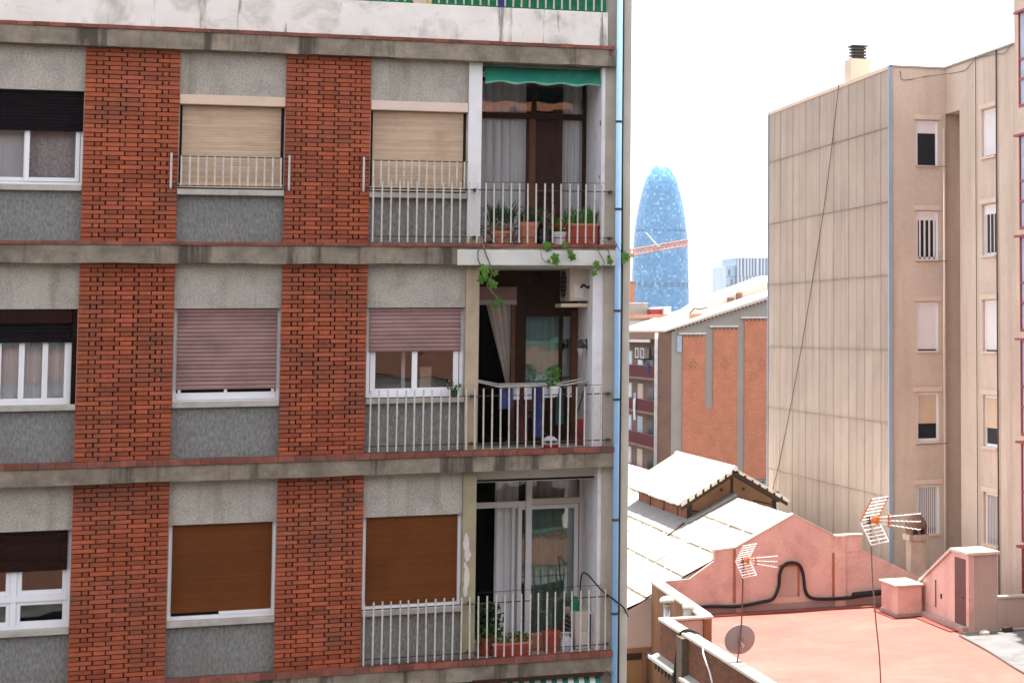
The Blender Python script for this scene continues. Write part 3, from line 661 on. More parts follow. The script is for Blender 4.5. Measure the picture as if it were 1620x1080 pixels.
# awning
aw = thing('awning', 'rolled green canvas awning with scalloped edge over the top balcony', 'awning', (3.70, 31.05, 17.85))
def awf(u, v):
    x = 3.715 + 1.755 * u; d = .012 * math.sin(u * 23) * (1 - v)
    if v > .5: return (x, 31.05 + .10 * (v - .5) * 2 + d, 17.70 + .16 * (v - .5) * 2 + .008 * math.sin(u * 9))
    return (x, 31.05 - .02 * math.sin(v * 6.28) + d, 17.615 + .085 * v * 2 - (.5 - v) * .035 * math.cos(u * 6.283 * 4.0))
MB().grid(awf, 80, 10).build('canvas', M['awning_green'], aw, smooth=True)
def awt(u, v):
    p = awf(u, v * .16); return (p[0], p[1] - .004, p[2])
MB().grid(awt, 80, 2).build('trim', M['awning_trim'], aw)
MB().tube([(3.70, 31.2, 17.83), (5.45, 31.2, 17.83)], .04, 10).build('roller', M['dark_grey'], aw)
MB().tube([(5.40, 31.06, 17.65), (5.405, 31.05, 16.5)], .006, 5).build('crank_rod', M['bar_cream'], aw)
MB().tube([(5.405, 31.05, 17.02), (5.405, 31.05, 17.10)], .018, 6).build('crank_joint', M['black_metal'], aw); MB().tube([(5.405, 31.05, 16.5), (5.41, 31.04, 16.3), (5.38, 31.04, 16.25)], .008, 5).build('crank_handle', M['black_metal'], aw)

# plants on balcony one
def pot(loc, label, m, rt=.11, rb=.08, h=.2, group=None, cat='potted plant', name='potted_plant'):
    t = local(thing(name, label, cat, loc, group))
    MB().lathe([(rb, 0), (rt * .97, h * .8), (rt * 1.06, h * .8), (rt * 1.06, h), (rt * .9, h), (rt * .88, h * .88)], n=16).build('pot', m, t, smooth=False)
    MB().lathe([(rt * .86, h * .86), (rt * .5, h * .9)], n=12).build('soil', M['soil'], t)
    return t
GP = 'potted plants on the balconies'
z1 = TOP[1]
p = pot((3.98, 31.1, z1), 'tangled dry brown plant leaning through the railing at left of the top balcony', M['terracotta'], .15, .12, .2, GP)
f = MB()
for _ in range(80):
    a = Vector((rnd(-.22, .22), rnd(-.16, .14), rnd(.02, .3))); b = a + Vector((rnd(-.14, .14), rnd(-.1, .1), rnd(-.1, .12))); c_ = b + Vector((rnd(-.1, .1), rnd(-.1, .1), rnd(-.14, .05)))
    f.tube([a, b, c_], rnd(.006, .016), 5)
f.build('stems', M['dry'], p, kind='stuff')
p = pot((4.02, 31.32, z1), 'spiky green plant behind the dry plant on the top balcony', M['terracotta'], .12, .1, .3, GP)
blades(-.16, .16, 0, .28, 70, .38, .6).build('leaves', M['leaf_dark'], p, kind='stuff')
p = pot((4.36, 31.05, z1), 'terracotta pot with low green leaves on the top balcony', M['terracotta'], .14, .10, .33, GP)
foliage((0, 0, .42), (.19, .1, .14), 150, .06).build('leaves', M['leaf_dark'], p, kind='stuff')
p = pot((4.62, 31.12, z1), 'small dark pot with brownish twigs beside the terracotta pot', M['dark_grey'], .09, .07, .25, GP)
f = MB()
for _ in range(14): f.tube([(rnd(-.04, .04), 0, .22), (rnd(-.12, .12), rnd(-.05, .05), .38), (rnd(-.17, .17), rnd(-.08, .08), rnd(.42, .6))], .006, 5)
f.build('stems', M['dry'], p, kind='stuff')
foliage((0, 0, .42), (.13, .06, .1), 18, .05).build('leaves', M['leaf'], p, kind='stuff')
p = pot((4.80, 30.98, z1), 'pale pot with dark red and yellow flowers on the top balcony', M['whitepot'], .095, .075, .19, GP)
foliage((0, -.02, .27), (.16, .1, .11), 90, .065).build('leaves', M['leaf_bright'], p, kind='stuff')
foliage((.02, -.07, .25), (.12, .05, .05), 26, .06).build('petals', M['petal_red'], p, kind='stuff')
foliage((.05, -.08, .30), (.10, .04, .05), 8, .045).build('petals', M['petal_yellow'], p, kind='stuff')
pl = local(thing('planter', 'long brown planter box with green spikes on the right of the top balcony', 'planter', (5.12, 31.1, z1)))
bx(-.25, .25, -.09, .09, 0, .30).build('trough', M['redpot'], pl, bevel=.01); bx(-.27, .27, -.105, .105, .285, .32).build('rim', M['terracotta'], pl)
blades(-.24, .24, 0, .3, 90, .28, .4).build('leaves', M['leaf'], pl, kind='stuff')

# trailing vine over the fascia: stems with separate leaves
vn = thing('trailing_vine', 'green vine trailing down over the white balcony fascia', 'vine', (4.4, 30.76, 15.2))
LV = []
for k in range(4):
    mb = MB()
    pts = [(.5 * math.cos(a) * (1.0 + .25 * math.cos(5 * a)), .0, .5 * math.sin(a) * (1.0 + .25 * math.cos(5 * a))) for a in [i * 6.283 / 20 for i in range(20)]]
    mb.add(pts + [(0, -.12, 0)], [(i, (i + 1) % 20, 20) for i in range(20)]); LV.append(mb.mesh('leaf', M['leaf_bright']))
def vine(path, r=.009, leaves=()):
    MB().tube(spline(path, 6), r, 6).build('stem', M['dry'], vn, smooth=True)
    for (x, y, z, s) in leaves:
        o = put('leaf', random.choice(LV), vn, loc=(x, y, z), rot=(rnd(-.5, .5), rnd(0, 6), rnd(-.7, .7))); o.scale = (s, s, s)
vine([(3.66, 30.80, 15.35), (3.72, 30.74, 15.1), (3.78, 30.74, 14.95), (3.81, 30.75, 14.80), (3.75, 30.76, 14.66), (3.82, 30.78, 14.55), (3.9, 30.78, 14.45)], .011,
     [(3.70, 30.70, 14.87, .15), (3.72, 30.69, 14.79, .16), (3.67, 30.71, 14.73, .13), (3.86, 30.72, 14.82, .11), (3.83, 30.72, 14.65, .13), (3.90, 30.73, 14.41, .13), (3.87, 30.72, 14.37, .11), (3.8, 30.72, 14.69, .09)])
vine([(3.70, 30.80, 15.3), (3.62, 30.75, 15.15), (3.62, 30.74, 15.0), (3.66, 30.75, 14.93)], .008)
vine([(4.55, 30.80, 15.3), (4.50, 30.73, 15.12), (4.55, 30.74, 15.0), (4.70, 30.74, 14.95)], .006, [(4.58, 30.72, 15.22, .12), (4.60, 30.72, 15.18, .10), (4.71, 30.72, 14.99, .11), (4.70, 30.71, 15.05, .12), (4.61, 30.72, 14.99, .06)])
vine([(4.86, 30.80, 15.3), (4.90, 30.73, 15.15), (4.96, 30.74, 15.05)], .006, [(4.84, 30.72, 15.23, .10), (4.93, 30.71, 15.09, .11), (4.95, 30.71, 15.05, .10), (4.91, 30.72, 15.13, .07)])
vine([(5.2, 30.80, 15.3), (5.3, 30.73, 15.18), (5.42, 30.74, 14.95), (5.28, 30.75, 14.9), (5.24, 30.76, 14.83)], .007, [(5.30, 30.72, 14.96, .09), (5.33, 30.72, 14.90, .08), (5.27, 30.73, 14.82, .09)])
vine([(5.40, 30.80, 15.3), (5.46, 30.73, 15.2), (5.5, 30.73, 15.02)], .006, [(5.50, 30.72, 14.99, .09), (5.48, 30.72, 15.06, .06)])
vine([(5.55, 30.75, 15.32), (5.62, 30.73, 15.2), (5.69, 30.73, 15.06)], .006, [(5.71, 30.72, 15.08, .12), (5.75, 30.73, 15.05, .11), (5.68, 30.72, 15.28, .05), (5.70, 30.73, 14.99, .07)])

# ---- balcony two -----------------------------------------------------------
zf = TOP[2]
gl = bx(3.67, 4.40, G, G + .08, 14.66, 14.93).box(4.40, 5.30, G, G + .08, 14.20, 14.93).build('balcony_glazing', M['brown_frame'], apt)
bx(3.67, 4.37, G - .06, G + .04, 14.46, 14.65).build('shutter_box', M['sh_pink'], gl)
bx(3.67, 4.37, G - .05, G + .04, 14.38, 14.455).build('shutter_bottom', M['sill'], gl)
bx(4.30, 4.52, G - .02, G + .08, zf, 14.93).build('post', M['brown_frame'], gl, bevel=.01); bx(4.30, 4.36, G - .03, G + .05, zf, 14.38).build('door_jamb', M['orange_wood'], gl)
bx(5.20, 5.30, G - .03, G + .08, zf, 14.3).build('post', M['orange_wood'], gl); bx(4.52, 5.2, G, G + .08, zf, 13.10).build('apron', M['brown_frame'], gl)
bx(4.52, 5.2, G + .04, G + .046, 13.10, 14.20).build('pane', M['glass_green'], gl); bx(5.02, 5.07, G + .01, G + .05, 13.10, 14.20).build('mullion', M['brown_frame'], gl)
tag(curtain_mb(4.52, 5.05, 13.1, 14.2, G + .2, 5, .02).build('curtain', M['curtain']), 'net curtain behind the brown framed window of the middle balcony', 'curtain', 'curtains behind the windows')
tag(curtain_mb(3.93, 4.32, 13.1, 14.42, G + .06, 4, .03, x0b=4.26, x1b=4.34).build('curtain', M['curtain_cream']), 'cream curtain drawn aside in the open door of the middle balcony', 'curtain', 'curtains behind the windows')
tag(bx(3.66, 3.80, G + .5, G + .55, 13.75, 14.08).build('wall_picture', M['orange_wood']), 'orange brown board inside the dark doorway of the middle balcony', 'board')
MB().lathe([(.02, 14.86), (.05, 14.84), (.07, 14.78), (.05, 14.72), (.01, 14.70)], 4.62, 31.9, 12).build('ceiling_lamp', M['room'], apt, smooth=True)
# air conditioner on its shelf
def ac_unit(loc, label, rotz, group='air conditioner units'):
    t = local(thing('air_conditioner', label, 'air conditioner', loc, group, rotz))
    bx(-.38, .38, -.14, .17, 0, .53).build('casing', M['ac'], t, bevel=.012)
    mb = MB(); mb.lathe([(.21, 0), (.21, .012), (.03, .012)], n=24)
    mb.v = [(x - .08, -.142 - z, y + .26) for x, y, z in mb.v]; mb.build('fan_grille', M['dark_grill'], t)
    for k in range(7): bx(-.3, .14, -.16, -.153, .06 + k * .065, .066 + k * .065).build('grille_bar', M['ac'], t)
    bx(.379, .388, -.08, .06, .05, .24).build('service_panel', M['far_white'], t, bevel=.004); bx(.379, .385, -.06, .06, .42, .47).build('vent_panel', M['hood_tan'], t); bx(.379, .386, -.07, .05, .27, .30).build('vent_panel', M['hood_tan'], t)
    return t
a = ac_unit((5.145, 31.72, 14.42), 'cream air conditioner on a shelf high in the middle balcony', math.radians(-88))
MB().tube(spline([(.385, .02, .20), (.42, .06, .24), (.43, .12, .20), (.41, .20, .30)]), .016, 6).build('hose', M['cable'], a)
sh = tag(bx(4.90, 5.47, 31.38, 31.98, 14.33, 14.385).build('shelf', M['hood_tan'], bevel=.006), 'cream bracket shelf under the high air conditioner', 'shelf')
lp = local(thing('wall_lamp', 'black bracket lamp with pale cone on the white side wall of the middle balcony', 'lamp', (5.30, 31.45, 13.72)))
MB().tube([(0, 0, .10), (-.1, 0, .12), (-.16, -.02, .06), (-.12, -.03, .0)], .012, 6).tube([(0, 0, -.02), (0, 0, .14)], .025, 6).build('bracket', M['black_metal'], lp)
mb = MB().lathe([(.005, -.2), (.05, -.02), (.062, .02), (.03, .06), (.01, .08)], -.10, -.03, 14).build('shade', M['bar_cream'], lp, smooth=True)
MB().lathe([(.065, .0), (.075, .03), (.05, .08), (.0, .11)], -.10, -.03, 14).build('cap', M['black_metal'], lp, smooth=True)
# drying rack and clothes
dr = thing('drying_rack', 'white folding rack of laundry on the middle balcony', 'drying rack', (4.5, 31.2, zf))
fr = MB()
for pts in ([(3.62, 31.3, 13.27), (4.03, 31.25, 13.165), (4.92, 31.25, 13.175), (5.33, 31.3, 13.245)], [(3.62, 31.6, 13.29), (4.03, 31.6, 13.2), (4.92, 31.6, 13.2), (5.33, 31.6, 13.27)]):
    fr.tube(pts, .014, 6)
for x in (4.03, 4.92): fr.tube([(x, 31.25, 13.17), (x, 31.6, 13.2)], .012, 6)
MB().tube([(4.1, 31.3, 13.17), (4.85, 31.55, 12.30)], .010, 6).build('leg', M['dark_grey'], dr); MB().tube([(4.85, 31.34, 13.17), (4.1, 31.59, 12.30)], .010, 6).build('leg', M['dark_grey'], dr)
for k in range(4): fr.tube([(4.03, 31.3 + .08 * k, 13.18), (4.92, 31.3 + .08 * k, 13.19)], .004, 5)
fr.build('frame', M['bar_cream'], dr)
GC = 'clothes on the drying rack'
for (xa, xb, zb, yy, mm, nm, lb) in ((4.00, 4.20, 12.85, 31.27, 'blue_cloth', 'towel', 'blue cloth hanging at left of the drying rack'), (4.20, 4.30, 12.98, 31.30, 'white_cloth', 'sock', 'pale lilac garment beside the blue cloth on the rack'),
        (4.36, 4.47, 12.98, 31.26, 'white_cloth', 'sock', 'short white garment in the middle of the rack'), (4.50, 4.66, 12.42, 31.36, 'blue_cloth', 'trousers', 'long navy garment hanging low from the rack'),
        (4.62, 4.8, 13.0, 31.24, 'white_cloth', 'shirt', 'white garment under the small plant on the rack'), (4.98, 5.05, 13.0, 31.28, 'white_cloth', 'sock', 'lilac sock at the right end of the rack'), (4.84, 4.95, 12.6, 31.38, 'teal_cloth', 'shirt', 'dark teal garment near the right end of the rack'),
        (4.28, 4.42, 12.35, 31.46, 'maroon_cloth', 'trousers', 'maroon garment hanging at the back of the rack')):
    tag(curtain_mb(xa, xb, zb, 13.175, yy, 2, .012).build(nm, M[mm]), lb, 'clothing', GC)
bx(4.46, 4.76, 31.9, 32.1, 12.78, 12.95).box(4.48, 4.52, 31.95, 32.05, zf, 12.78).box(4.7, 4.74, 31.95, 32.05, zf, 12.78).build('wooden_stool', M['orange_wood'])
tag(bpy.data.objects['wooden_stool'], 'orange brown wooden stool behind the laundry', 'stool')
p = pot((4.775, 31.12, 13.02), 'small bushy green plant in a white pot above the laundry rack', M['whitepot'], .07, .05, .15, GP)
foliage((-.02, 0, .28), (.12, .09, .18), 230, .045).build('leaves', M['leaf_bright'], p, kind='stuff')
bg_ = local(thing('carrier_bag', 'white and red bag on the middle balcony floor by the railing', 'bag', (4.70, 31.0, zf)))
MB().lathe([(.09, 0), (.125, .04), (.12, .11), (.06, .16), (.03, .17)], n=12).build('bag_body', M['white_cloth'], bg_, smooth=True)
MB().lathe([(.12, 0), (.135, .05), (.127, .05)], n=12).build('bag_base', M['red_plastic'], bg_); bx(-.07, .07, -.125, -.115, .08, .11).build('bag_print', M['dark_grey'], bg_)
tag(bx(5.18, 5.28, 31.5, 31.7, zf, 12.66).build('red_crate', M['red_plastic'], bevel=.01), 'red box in the right corner of the middle balcony', 'box')
tag(MB().tube([(5.25, 31.2, 13.2), (5.10, 31.25, 12.65), (5.22, 31.2, zf)], .014, 6).build('folding_stand', M['black_metal']), 'black bent pole leaning in the right corner of middle balcony', 'pole')
# small plant on the third window's sill
p = pot((3.33, 30.97, TOP[2] + .77), 'small dark pot with sparse leaves on the half shuttered window sill', M['leaf_dark'], .06, .045, .1, GP)
foliage((0, 0, .16), (.12, .05, .06), 26, .05).build('leaves', M['dry'], p, kind='stuff'); foliage((0, 0, .13), (.08, .04, .05), 12, .05).build('leaves', M['leaf'], p, kind='stuff')

# ---- balcony three ------------------------------------------------------------
zf = TOP[3]
gl = frame_mb(3.67, 5.48 - .08, zf + .02, 11.80, G, G + .07, .05).build('balcony_glazing', M['cream_frame'], apt)
bx(4.55, 4.64, G - .03, G + .08, zf + .04, 11.79).build('mullion', M['pvc'], gl, bevel=.006)
bx(3.70, 4.55, G - .01, G + .06, 11.335, 11.42).build('transom', M['pvc'], gl); bx(4.64, 5.38, G - .01, G + .06, 11.36, 11.45).build('transom', M['cream_frame'], gl)
bx(4.12, 4.55, G + .03, G + .036, 11.42, 11.76).build('pane', M['glass'], gl); bx(4.64, 5.36, G + .03, G + .036, 11.45, 11.76).build('pane', M['glass'], gl)
sd_ = frame_mb(4.44, 5.34, zf + .04, 11.35, G + .02, G + .06, .06).build('sliding_door', M['pvc'], gl)
bx(4.50, 5.28, G + .04, G + .046, zf + .1, 11.29).build('door_pane', M['glass_green'], gl)
sd_ = frame_mb(4.36, 4.50, zf + .04, 11.335, G + .07, G + .11, .04).build('sliding_door', M['pvc'], gl)
tag(curtain_mb(4.11, 4.46, zf + .06, 11.74, G + .14, 2.5, .03).build('curtain', M['curtain']), 'thick white curtain beside the open black doorway of the lowest balcony', 'curtain', 'curtains behind the windows')
tag(curtain_mb(4.62, 5.36, zf + .06, 11.74, G + .25, 5, .03).build('curtain', M['curtain_cream']), 'greyish cream curtain behind the sliding door of the lowest balcony', 'curtain', 'curtains behind the windows')
bx(3.67, 5.45, 31.3, G, 11.79, 11.83).build('balcony_lintel', M['soffit'], apt)
a = ac_unit((5.24, 31.58, zf), 'cream air conditioner standing on the lowest balcony floor', math.radians(-86))
tag(MB().lathe([(.07, zf + .52), (.075, zf + .66), (.04, zf + .7), (.03, zf + .74)], 5.15, 31.42, 14).build('watering_can', M['green_mesh']), 'green container on top of the lowest air conditioner', 'container')
tag(MB().tube(spline([(5.24, 31.5, 9.95), (5.22, 31.3, 10.35), (5.26, 31.1, 10.43), (5.45, 30.88, 10.2), (5.62, 30.74, 10.06), (5.75, 30.80, 9.95), (5.84, 30.9, 9.8)]), .011, 6).build('hose', M['cable']), 'black hose looping from the lowest balcony behind the blue drainpipe', 'hose')
pl = local(thing('planter', 'long red planter box with leafy shrub on the lowest balcony', 'planter', (4.20, 31.06, zf)))
bx(-.27, .27, -.1, .1, 0, .17).build('trough', M['redpot'], pl, bevel=.012); bx(-.285, .285, -.112, .112, .155, .185).build('rim', M['terracotta'], pl)
foliage((.05, -.02, .24), (.24, .09, .09), 130, .05).build('leaves', M['leaf'], pl, kind='stuff')
foliage((.02, -.05, .27), (.16, .06, .08), 9, .06).build('petals', M['petal_red'], pl, kind='stuff')
p = pot((3.86, 31.2, zf), 'tall bushy dark green shrub at the left of the lowest balcony', M['redpot'], .14, .1, .26, GP)
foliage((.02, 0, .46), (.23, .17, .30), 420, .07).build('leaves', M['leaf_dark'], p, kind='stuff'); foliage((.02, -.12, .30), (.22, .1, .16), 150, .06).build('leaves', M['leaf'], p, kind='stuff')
pl = local(thing('planter', 'second terracotta planter box behind the long red planter', 'planter', (4.48, 31.4, zf)))
bx(-.22, .22, -.1, .1, 0, .22).build('trough', M['terracotta'], pl, bevel=.012); bx(-.235, .235, -.11, .11, .2, .23).build('rim', M['terracotta'], pl)
p = pot((4.77, 31.12, zf), 'empty red plastic pot on the lowest balcony', M['redpot'], .125, .1, .3, 'empty pots', 'pot', 'flower_pot')
bg_ = local(thing('carrier_bag', 'crumpled white and grey bag beside the red pot on lowest balcony', 'bag', (4.98, 31.15, zf)))
MB().lathe([(.07, 0), (.1, .05), (.085, .15), (.05, .22), (.08, .26)], n=10).build('bag_body', M['white_cloth'], bg_, smooth=False)
tag(bx(5.30, 5.36, 31.2, 31.32, zf, zf + .5).build('bottle_blue', M['blue_cloth'], bevel=.015), 'blue container right of the lowest air conditioner', 'container')

# striped awning below
aw = thing('awning', 'green and white striped awning below the lowest balcony', 'awning', (4.5, 30.7, 9.0))
def saf(u, v): return (3.66 + 1.76 * u, 30.83 - .62 * (1 - v) + .01 * math.sin(u * 30), 8.25 + .76 * v)
MB().grid(saf, 24, 4).build('canvas', M['awning_stripe'], aw)
bx(3.62, 5.45, 30.72, 30.85, 9.0, 9.05).build('top_bar', M['brown_frame'], aw)
MB().tube([(5.44, 30.75, 9.03), (5.52, 30.72, 9.06), (5.56, 30.74, 8.99)], .014, 6).build('bracket', M['black_metal'], aw)

# ================================================================== RIGHT: beige block
rb = thing('apartment_building', 'beige apartment block with corrugated side wall and white blinds', 'building', (24, 66, 0))
XC, XW, YA = 20.54, 22.47, 64.3
RT = 22.47
bx(XC + .06, 37, YA + .14, 80.0, 0, RT).build('wall', M['beige'], rb)
WZ = [(20.75, 19.25), (17.77, 16.18), (14.80, 13.20), (11.86, 10.27), (8.88, 7.30)]
def skin(plane, u0, u1, a0, a1):
    lv = [0] + [z for p in WZ[::-1] for z in (p[1], p[0])] + [RT]
    def B(p, q, za, zb): return bx(p, q, YA, YA + .139, za, zb) if plane == 'y' else bx(XW, XW + .139, p, q, za, zb)
    B(u0, a0, 0, RT).build('facade_skin', M['beige'], rb); B(a1, u1, 0, RT).build('facade_skin', M['beige'], rb)
    for za, zb in zip(lv[::2], lv[1::2]): B(a0, a1, za, zb).build('spandrel', M['beige'], rb)
skin('y', XC + .06, XW - .001, 21.44, 22.22); skin('x', 58.0, 62.92, 59.58, 60.88)
bx(XW + .14, 37, 58.0, 62.92, 0, RT + .003).build('wing_wall', M['beige'], rb, label='beige wing wall with a column of windows')
bx(XW, 37, 62.92, YA - .002, 20.98, RT + .003).build('shaft_lintel', M['beige'], rb)
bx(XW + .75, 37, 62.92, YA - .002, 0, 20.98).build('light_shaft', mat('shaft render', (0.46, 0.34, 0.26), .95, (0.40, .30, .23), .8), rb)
bx(XW + .002, 37, 42.0, 57.995, 0, 24.6).build('tower_wall', M['beige'], rb, label='taller end of the beige wing')
# cladding: sheets in seven rows
SEAM = [22.40, 20.56, 18.12, 15.73, 13.31, 10.95, 8.57, 6.19, 3.8]
ncol = 17; sw = 15.7 / ncol
mesh_row = {}
for k in range(len(SEAM) - 1):
    z1_, z0_ = SEAM[k], SEAM[k + 1]; h = round(z1_ - z0_, 3)
    mb = MB()
    N = 24
    def cf(u, v):
        return (-.022 * math.cos(u * 6.283 * 5) - .012 * (1 - v) , u * (sw + .02), -.05 + (h + .05) * v)
    mb.grid(cf, N, 1)
    me = mb.mesh('cladding_sheet', M['clad'], smooth=True)
    for c in range(ncol):
        o = put('cladding_sheet', me, rb, loc=(XC + .015 - .004 * (c % 2), YA + .02 + c * sw, z0_), rot=(0, 0, 0))
    bx(XC - .045, XC - .005, YA + .02, 80.0, z0_ - .056, z0_ - .046).build('sheet_lap', M['sheet_seam'], rb)
bx(XC - .03, XC + .06, YA - .004, 80.05, RT - .07, RT + .05).build('coping', M['beige_trim'], rb)
bx(XC - .05, XC + .075, YA - .05, YA + .05, 0, RT + .05).build('corner_strip', M['blue_strip'], rb)
bx(XC - .04, XC + .04, 79.98, 80.06, 0, RT + .05).build('corner_strip', M['blue_strip'], rb)
bx(XC, XW, YA - .05, YA + .3, RT, RT + .06).box(XW - .05, XW + .3, 58.0, YA - .05, RT + .004, RT + .07).build('coping', M['far_grey'], rb)
# roof stack
ck = bx(20.78, 21.5, 69.5, 70.3, RT, RT + .93).build('chimney', M['beige_trim'], rb)
for k in range(4): bx(20.9, 21.40, 69.62, 70.18, RT + .95 + k * .11, RT + 1.01 + k * .11).build('cowl_ring', M['black_metal'], ck)
bx(20.98, 21.32, 69.7, 70.1, RT + .93, RT + 1.38).build('cowl_core', M['black_metal'], ck); bx(20.85, 21.45, 69.58, 70.22, RT + 1.385, RT + 1.43).build('cowl_cap', M['black_metal'], ck)
# front face windows and wing windows
def rwin(kind, plane, a0, a1, zh, zs, k):
    def B(u0, u1, d0, d1, z0, z1):          # u along the face, d outward
        return bx(u0, u1, YA + .13 - d1, YA + .13 - d0, z0, z1) if plane == 'y' else bx(XW + .13 - d1, XW + .13 - d0, u0, u1, z0, z1)
    t = .075
    f = B(a0, a0 + t, .0, .05, zs, zh); f.v += B(a1 - t, a1, .0, .05, zs, zh).v; f.f += [tuple(i + 8 for i in q) for q in f.f[:6]]
    f.v += B(a0 + t, a1 - t, .0, .049, zh - t, zh).v; f.f += [tuple(i + 16 for i in q) for q in f.f[:6]]
    wn = f.build('window', M['pvc'], rb)
    B(a0 - .0, a1 + .0, .0, .19, zs - .06, zs + .01).build('sill', M['beige_trim'], wn)
    B(a0 + t, a1 - t, .003, .008, zs, zh - t).build('pane', M['opp_dark'], wn)
    if kind == 'closed': B(a0 + t, a1 - t, .012, .035, zs + .06, zh - t).build('blind', M['shut_white'], wn); B(a0 + t, a1 - t, .0, .02, zs, zs + .05).build('blind_gap', M['opp_dark'], wn)
    if kind == 'part': B(a0 + t, a1 - t, .012, .035, zh - .42, zh - t).build('blind', M['shut_white'], wn)
    if kind == 'half':
        B(a0 + t * .5, a1 - t, .012, .035, zh - 1.0, zh - t).build('blind', M['shut_cream'], wn); B(a0 + t, a1 - t, .01, .03, zs, zs + .1).build('bottom_rail', M['pvc'], wn)
    if kind == 'bars':
        B(a0 + t, a1 - t, .012, .035, zh - .3, zh - t).build('blind', M['shut_white'], wn)
        for q in range(4): B(a0 + t + .05 + q * (a1 - a0 - 2 * t - .1) / 3.2, a0 + t + .11 + q * (a1 - a0 - 2 * t - .1) / 3.2, .014, .03, zs + .02, zh - .3).build('curtain_fold' if q else 'bar', M['shut_white'], wn)
        B(a0 + t, a1 - t, .012, .03, zs, zs + .08).build('bottom_rail', M['pvc'], wn)
    if kind == 'grille':
        B(a0 + t, a1 - t, .012, .02, zs + .2, zh - t).build('blind', M['far_grey'], wn)
        for q in range(9): B(a0 + t + q * (a1 - a0 - 2 * t) / 8.6, a0 + t + .035 + q * (a1 - a0 - 2 * t) / 8.6, .03, .05, zs, zh - t).build('bar', M['shut_white'], wn)
    if kind != 'grille2': B(a0 - .1, a1 + .08, .1305, .19, zh + .03, zh + .18).build('hood', M['beige_trim'], wn)
for k, kd in enumerate(('part', 'bars', 'closed', 'half', 'grille')):
    rwin(kd, 'y', 21.443, 22.217, WZ[k][0] - .003, WZ[k][1] + .003, k)
for k, kd in enumerate(('closed', 'bars', 'closed', 'half', 'grille')):
    rwin(kd, 'x', 59.583, 60.877, WZ[k][0] - .003, WZ[k][1] + .003, k)
# recessed shaft in the wing with sheets and pipes
for z in (20.6, 17.6, 14.6, 11.6, 8.7): bx(XW + .70, XW + .749, 63.05, 63.95, z - 2.7, z).build('shaft_panel', M['beige_trim'], rb)
MB().tube([(22.36, 64.16, 0), (22.36, 64.16, 20.5)], .05, 8).build('downpipe', M['beige'], rb, smooth=True)
for yy, r in ((61.25, .013), (59.40, .026)):
    MB().tube(spline([(XW - .05, yy, 22.5), (XW - .05, yy + .03, 17), (XW - .06, yy, 12), (XW - .05, yy + .02, 5.6)]), r, 6).build('facade_cable', M['cable_brown'], rb)
MB().tube(spline([(20.9, YA - .03, 22.35), (21.0, YA - .04, 22.05), (21.8, YA - .04, 22.2), (22.43, 63.6, 22.25), (22.42, 62.2, 22.2), (22.42, 61.3, 22.42), (22.42, 59.6, 22.38), (22.42, 58.7, 22.3), (22.42, 58.1, 22.5)]), .011, 6).build('facade_cable', M['cable_brown'], rb)
for z in (19.2, 16.1, 10.2):
    MB().tube([(21.3, YA - .3, z), (22.4, YA - .3, z + .02)], .012, 5).build('clothes_line', M['cable_brown'], rb)
# red gallery bays
for zb, zt2 in ((20.46, 23.2), (16.86, 19.55), (13.88, 16.58), (10.86, 13.57), (7.8, 10.58), (5.6, 7.57)):
    g = bx(22.12, 22.46, 52.0, 56.62, zb, zt2).build('gallery', M['blue_pale'], rb)
    bx(22.08, 22.118, 52.0, 56.66, zb - .06, zb + .03).box(22.08, 22.118, 56.58, 56.66, zb + .03, zt2).box(22.08, 22.118, 52, 56.58, zb + .75, zb + .81).box(22.08, 22.118, 52, 56.58, zb + 1.35, zb + 1.40).build('gallery_frame', M['red_frame'], g)
    bx(22.0, 22.46, 52.0, 56.9, zt2 + .005, zt2 + .07).build('gallery_canopy', M['red_frame'], g)
bx(22.3, 22.469, 40.0, 54.3, 5.57, 6.52).build('base_wall', M['beige'], rb)
# pipe frame on the roof
pf = thing('pipe_frame', 'thin white pipe frame standing on the beige roof edge', 'frame', (22.6, 62, RT))
MB().tube([(22.6, 63.9, RT), (22.6, 63.9, RT + 1.2), (22.6, 60.8, RT + 1.25), (22.6, 60.8, RT)], .022, 6).build('pipe', M['white_and_bloom'], pf)
# loose cable over the cladding
tag(MB().tube(spline([(XC - .06, 69.97, 22.55), (XC - .07, 71.4, 19.13), (XC - .06, 73.05, 16.24), (XC - .07, 75.64, 12.07), (XC - .06, 78.57, 8.25), (XC - .3, 79.3, 7.0)]), .014, 6).build('hanging_cable', M['cable_brown']), 'dark cable slung diagonally down the corrugated side wall', 'cable')

# ================================================================== pink workshop with white roof
wk = thing('workshop', 'pink gabled workshop under a bleached white corrugated roof', 'building', (16.5, 61.2, 0))
GY = 61.2; SL = .511; RX, RZ = 16.5, 8.37
def rz(x): return RZ - SL * abs(RX - x)
top = [(12.30, 6.62), (13.35, 6.66), (14.1, 7.15), (14.1, 7.42), (14.72, 7.47), (16.5, 8.38), (17.75, 7.72), (18.62, 7.28), (20.45, 6.36)]
MB().prism([(12.30, 5.0), (20.45, 5.0)] + top[::-1], 'y', GY, GY + .3).build('gable_wall', M['pink'], wk)
MB().prism([(8.5, 4.76), (12.299, 4.70), (12.299, rz(12.3)), (8.5, rz(8.5))], 'y', GY + .02, GY + .3).build('gable_wall', M['pink_pale'], wk, label='greyish pink left end of the gable wall')  # left end in the greyer pink
bx(8.5, 12.299, GY + .1, GY + .3, 0, 4.4).build('boarding', M['ochre_door'], wk); bx(8.5, 12.299, GY - .02, GY + .3, 4.62, 4.76).box(12.0, 12.12, GY + .02, GY + .3, 0, 4.62).build('lintel', M['brown_wall'], wk)
bx(8.5, 12.0, GY + .15, GY + .3, 4.4, 4.62).build('lintel_shade', M['dark_timber'], wk)  # dark strip paints the shade above the boarding, under the lintel
